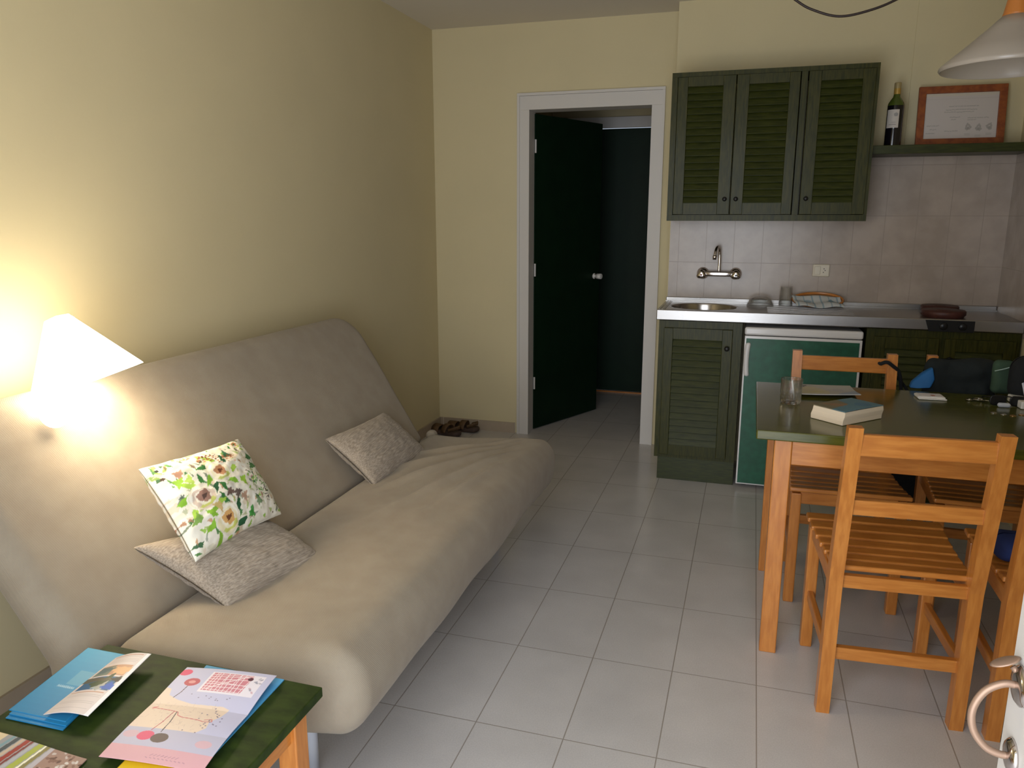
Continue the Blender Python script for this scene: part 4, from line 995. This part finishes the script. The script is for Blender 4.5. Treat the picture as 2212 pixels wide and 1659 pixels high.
# blue brochures, left stack
def blue_canvas(seed, title=False):
    c = Canvas(90, 150, (44, 140, 186))
    for k in range(14):
        c.rect(0, k / 14, 1, (k + 1) / 14 + .001, (40 + k * 1.2, 128 + k * 2.0, 176 + k * 1.6))
    if title:
        c.rect(.38, .45, .96, .66, (110, 170, 196), .6)
        x = .28
        for k in range(9): c.line([(x, .395), (x + .012, .425)], .004, (150, 195, 215)); c.line([(x + .012, .425), (x + .024, .398)], .004, (150, 195, 215)); x += .035
    return c
A0 = ((-1.322, 0.968), (-1.186, 0.972), (-1.232, 1.192), (-1.353, 1.190))
for k in range(3):
    off = (0.000, 0.004, -0.002)[k]; z = CZ + 0.0012 + 0.0032 * k
    q = [Vector((x - 0.004 * k + off, y + 0.008 * k, z)) for x, y in A0]
    o = sheet('brochure', q[0], q[1], q[2], q[3], blue_canvas(k, k == 2), 'print_gloss', None, (lambda u, v: 0.0), thick=0.0018, nu=(90 if k == 2 else 12), nv=(150 if k == 2 else 12)) if k == 2 else None
    if k < 2:
        bm = NB(); b0 = [bm.verts.new(p) for p in q]; b1 = [bm.verts.new(p + Vector((0, 0, 0.0022))) for p in q]
        bm.faces.new(b0[::-1]); bm.faces.new(b1)
        for i in range(4): bm.faces.new((b0[i], b0[(i + 1) % 4], b1[(i + 1) % 4], b1[i]))
        o = obj('brochure', bm, mat('blue_cover_%d' % k, s8(40, 128, 180), 0.35))
    setp(o, ('blue brochure at the bottom of the left pile', 'blue brochure in the middle of the left pile', 'blue brochure with faint white title, topmost of the left pile')[k], 'brochure', 'blue brochures in the left pile')
# white booklet page folded over
wc = Canvas(110, 170, (214, 204, 202))
wc.rect(.08, .60, .86, .78, (196, 150, 120)); wc.rect(.08, .60, .46, .77, (120, 130, 120)); wc.ell(.7, .69, .16, .06, (224, 178, 130), .9, 0, .2, 3); wc.ell(.28, .70, .12, .05, (90, 110, 116), .9, 0, .2, 4)
wc.rect(.08, .36, .86, .575, (44, 96, 138)); wc.ell(.55, .47, .12, .10, (70, 84, 60), 1, .3, .25, 2); wc.ell(.25, .53, .25, .04, (90, 86, 72), 1, 0, .2, 5); wc.ell(.60, .40, .07, .05, (190, 190, 190), .8, .6, .3, 3); wc.ell(.80, .42, .09, .05, (30, 90, 190), .9, 0, .2, 6)
wc.ell(.82, .54, .07, .04, (40, 36, 34), .9, 0, .2, 1)
for yy in list(np.linspace(.84, .95, 6)) + list(np.linspace(.08, .28, 9)): wc.line([(.1, yy), (.84, yy)], .0018, (176, 168, 170), .8)
wc.line([(.08, .965), (.84, .965)], .005, (170, 120, 100)); wc.line([(.08, .325), (.84, .325)], .005, (190, 140, 110))
wc.rect(.90, 0, 1.01, 1, (240, 236, 238))
o = sheet('booklet', (-1.246, 0.985, CZ + .0145), (-1.150, 0.998, CZ + .020), (-1.183, 1.200, CZ + .026), (-1.262, 1.182, CZ + .0155), wc, 'print_gloss', None, lambda u, v: 0.008 * math.sin(PI * u * .9), thick=0.0012)
setp(o, 'white booklet with two photos folded open over the blue brochures', 'booklet')
# map leaflet
mp = Canvas(260, 340, (196, 196, 222))
mp.poly([(0, .74), (.06, .73), (.10, .66), (.22, .62), (.40, .59), (.72, .60), (.80, .58), (.78, .50), (.72, .42), (.74, .36), (.68, .30), (0, .30)], (228, 208, 190))
mp.rect(0, .13, 1, .30, (186, 184, 204)); mp.rect(0, 0, 1, .13, (212, 164, 172))
mp.rect(.34, .72, .92, .96, (232, 226, 236)); mp.poly([(.36, .74), (.78, .74), (.80, .95), (.36, .95)], (206, 132, 146))
for k in range(10):
    x = .38 + k * .042; mp.line([(x, .74), (x + rs.uniform(-.03, .05), .95)], .003, (238, 224, 230))
for k in range(7):
    y = .76 + k * .028; mp.line([(.36, y), (.79, y + rs.uniform(-.02, .03))], .003, (238, 224, 230))
mp.line([(.40, .76), (.75, .94)], .004, (240, 228, 232)); mp.ell(.78, .91, .022, .020, (86, 40, 60))
for k in range(8): mp.ell(.83 + rs.random() * .08, .76 + rs.random() * .18, .015, .008, rs.choice([(180, 176, 190), (206, 170, 180), (150, 150, 170)]), .8, rs.random() * 3)
mp.ell(.05, .93, .052, .040, (216, 80, 120)); mp.ell(.21, .82, .062, .046, (186, 84, 96)); mp.ell(.21, .82, .028, .018, (216, 150, 150)); mp.line([(.20, .77), (.19, .70), (.16, .64)], .0035, (80, 60, 66))
mp.line([(.06, .50), (.10, .53), (.05, .515), (.26, .50), (.34, .49), (.37, .455), (.42, .44), (.60, .43), (.66, .42), (.74, .43), (.72, .455), (.66, .44)], .0035, (204, 120, 120))
mp.line([(.30, .49), (.29, .37), (.26, .28)], .0035, (180, 70, 86)); mp.line([(.33, .49), (.36, .38), (.365, .27)], .0035, (60, 50, 56))
mp.ell(.25, .225, .062, .045, (216, 80, 120)); mp.ell(.40, .215, .064, .045, (92, 78, 78)); mp.ell(.10, .23, .06, .035, (216, 168, 176), .6); mp.ell(.84, .21, .06, .035, (220, 170, 176), .7)
for k in range(90):
    x, y = rs.random() * .7, .32 + rs.random() * .27; mp.line([(x, y), (x + rs.gauss(0, .02), y + rs.gauss(0, .02))], .0015, (190, 168, 160), .6)
for k in range(26): mp.ell(.70 + rs.gauss(0, .09), .42 + rs.gauss(0, .07), .006, .005, (100, 90, 120), .8)
for k in range(10): mp.ell(.3 + rs.random() * .6, .65 + rs.random() * .04, .006, .004, (110, 104, 130), .8)
for k in range(8): mp.line([(.45 + k * .035, .06), (.47 + k * .035, .075)], .0022, (170, 130, 142))
for k in range(10): mp.line([(.42 + k * .04, .045), (.44 + k * .04, .040)], .0022, (176, 136, 148))
def map_lift(u, v):
    return 0.005 + 0.006 * abs(math.sin(v * PI * 1.6 + .3)) * (.5 + .5 * u) + 0.003 * math.sin(u * 3)
o = sheet('map_leaflet', (-1.056, 0.927, CZ + .004), (-0.852, 0.945, CZ + .004), (-0.890, 1.226, CZ + .006), (-1.092, 1.200, CZ + .006), mp, 'print_gloss', None, map_lift, thick=0.0008)
setp(o, 'unfolded pink and lilac tourist map leaflet on the coffee table', 'map')
q = [Vector(p) for p in ((-1.020, 0.945, CZ + .002), (-0.868, 0.955, CZ + .002), (-0.880, 1.236, CZ + .002), (-1.070, 1.232, CZ + .002))]
bm = NB(); b0 = [bm.verts.new(p - Vector((0, 0, .0012))) for p in q]; b1 = [bm.verts.new(p + Vector((0, 0, 0.001))) for p in q]
bm.faces.new(b0[::-1]); bm.faces.new(b1)
for i in range(4): bm.faces.new((b0[i], b0[(i + 1) % 4], b1[(i + 1) % 4], b1[i]))
loose('brochure', bm, mat('sky_blue_cover', s8(84, 160, 208), 0.35), 'light blue brochure under the map leaflet', 'brochure')
yc_ = Canvas(120, 90, (236, 196, 40))
yc_.rect(.75, 0, 1, 1, (150, 120, 60))
o = sheet('brochure', (-1.000, 0.850, CZ + .0035), (-0.860, 0.862, CZ + .0035), (-0.880, 0.985, CZ + .0035), (-1.015, 0.970, CZ + .0035), yc_, 'print', None, None, thick=0.0012, nu=60, nv=40)
setp(o, 'yellow brochure with black lettering sticking out below the map leaflet', 'brochure')
tcv = bpy.data.curves.new('lettering', 'FONT'); tcv.body = 'Catedral M'; tcv.size = 0.022; tcv.extrude = 0.0001
tmp = bpy.data.objects.new('lettering_curve', tcv); C.objects.link(tmp)
bpy.context.view_layer.update()
lme = bpy.data.meshes.new_from_object(tmp); bpy.data.objects.remove(tmp)
lme.materials.clear(); lme.materials.append(M['black']); to = bpy.data.objects.new('lettering', lme); C.objects.link(to)
to.parent = o; to.location = (-0.972, 0.912, CZ + .0038); to.rotation_euler = (0, 0, 0.10)
# striped brochure bottom-left
sc2 = Canvas(220, 120, (150, 150, 152))
sc2.rect(0, 0, .25, 1, (214, 196, 162)); sc2.poly([(.0, 0), (.25, 0), (.2, .5), (0, .6)], (220, 200, 150))
for (x, w, c_) in ((.26, .03, (120, 150, 160)), (.30, .04, (70, 80, 86)), (.35, .03, (190, 170, 150)), (.39, .04, (150, 54, 48)), (.44, .02, (120, 50, 50)), (.47, .03, (170, 170, 176)), (.51, .05, (160, 168, 70)), (.57, .015, (235, 230, 200)), (.59, .03, (130, 120, 70)), (.63, .07, (176, 170, 176))):
    sc2.poly([(x, 0), (x + w, 0), (x + w + .04, 1), (x + .04, 1)], c_)
sc2.rect(.70, 0, 1, 1, (150, 120, 108)); sc2.rect(.66, 0, .95, .55, (140, 60, 34)); sc2.rect(.67, .2, .80, .5, (220, 150, 40))
for k in range(46): sc2.ell(.72 + rs.random() * .28, .5 + rs.random() * .5, .02, .03, rs.choice([(190, 180, 176), (120, 86, 76), (90, 60, 52), (206, 200, 196)]), .9, rs.random() * 3)
o = sheet('brochure', (-1.345, 0.790, CZ + .0025), (-1.060, 0.790, CZ + .0025), (-1.078, 0.922, CZ + .0045), (-1.328, 0.930, CZ + .0045), sc2, 'print_gloss', None, lambda u, v: 0.002 * math.sin(u * 5) + .001, thick=0.002)
setp(o, 'multicoloured striped brochure at the bottom left corner of the coffee table', 'brochure')

# ---------------------------------------------------------------- sandals in the corner
def sandal(loc, rz, label):
    t = thing('sandal', label, 'sandal', loc, rz, None)
    def fs(x, y, w, a, b, side):
        wdt = 1 + 0.22 * math.sin(a * 1.3) - 0.10 * math.cos(a * 4)
        return (x, y * wdt, 0.016 + w + 0.010 * max(0, -a) ** 2)
    obj('sole', slab(0.25, 0.082, 0.030, 0.040, 0.010, fs, 40, 20), 'sandal_sole', t, True)
    def strap_(x0, x1, hgt, nm, lean=0.0):
        bm = NB(); n = 14; rows = []
        for k in range(n + 1):
            th = PI * k / n; y = 0.043 * math.cos(th); z = 0.020 + hgt * math.sin(th)
            rows.append([bm.verts.new((x + lean * math.sin(th), y, z + dz)) for (x, dz) in ((x0, 0), (x1, 0), (x1, 0.005), (x0, 0.005))])
        for a, b in zip(rows, rows[1:]):
            for k in range(4): bm.faces.new((a[k], a[(k + 1) % 4], b[(k + 1) % 4], b[k]))
        bm.faces.new(rows[0]); bm.faces.new(rows[-1]); obj(nm, bm, 'sandal', t, True)
    strap_(0.035, 0.095, 0.036, 'toe_strap'); strap_(-0.03, 0.012, 0.050, 'instep_strap', -0.01)
    bm = NB(); n = 14; rows = []
    for k in range(n + 1):
        th = PI * k / n; x = -0.055 - 0.062 * math.sin(th); y = 0.038 * math.cos(th); z = 0.03 + 0.025 * math.sin(th)
        rows.append([bm.verts.new((x + dx, y, z + dz)) for dx, dz in ((0, 0), (0.004, 0), (0.004, 0.022), (0, 0.022))])
    for a, b in zip(rows, rows[1:]):
        for k in range(4): bm.faces.new((a[k], a[(k + 1) % 4], b[(k + 1) % 4], b[k]))
    bm.faces.new(rows[0]); bm.faces.new(rows[-1]); obj('heel_strap', bm, 'sandal', t, True)
sandal((-1.845, 4.515, 0), math.radians(158), 'brown strappy sandal in the room corner, the one nearer the sofa')
sandal((-1.775, 4.628, 0), math.radians(172), 'brown strappy sandal in the room corner, the one nearer the skirting')
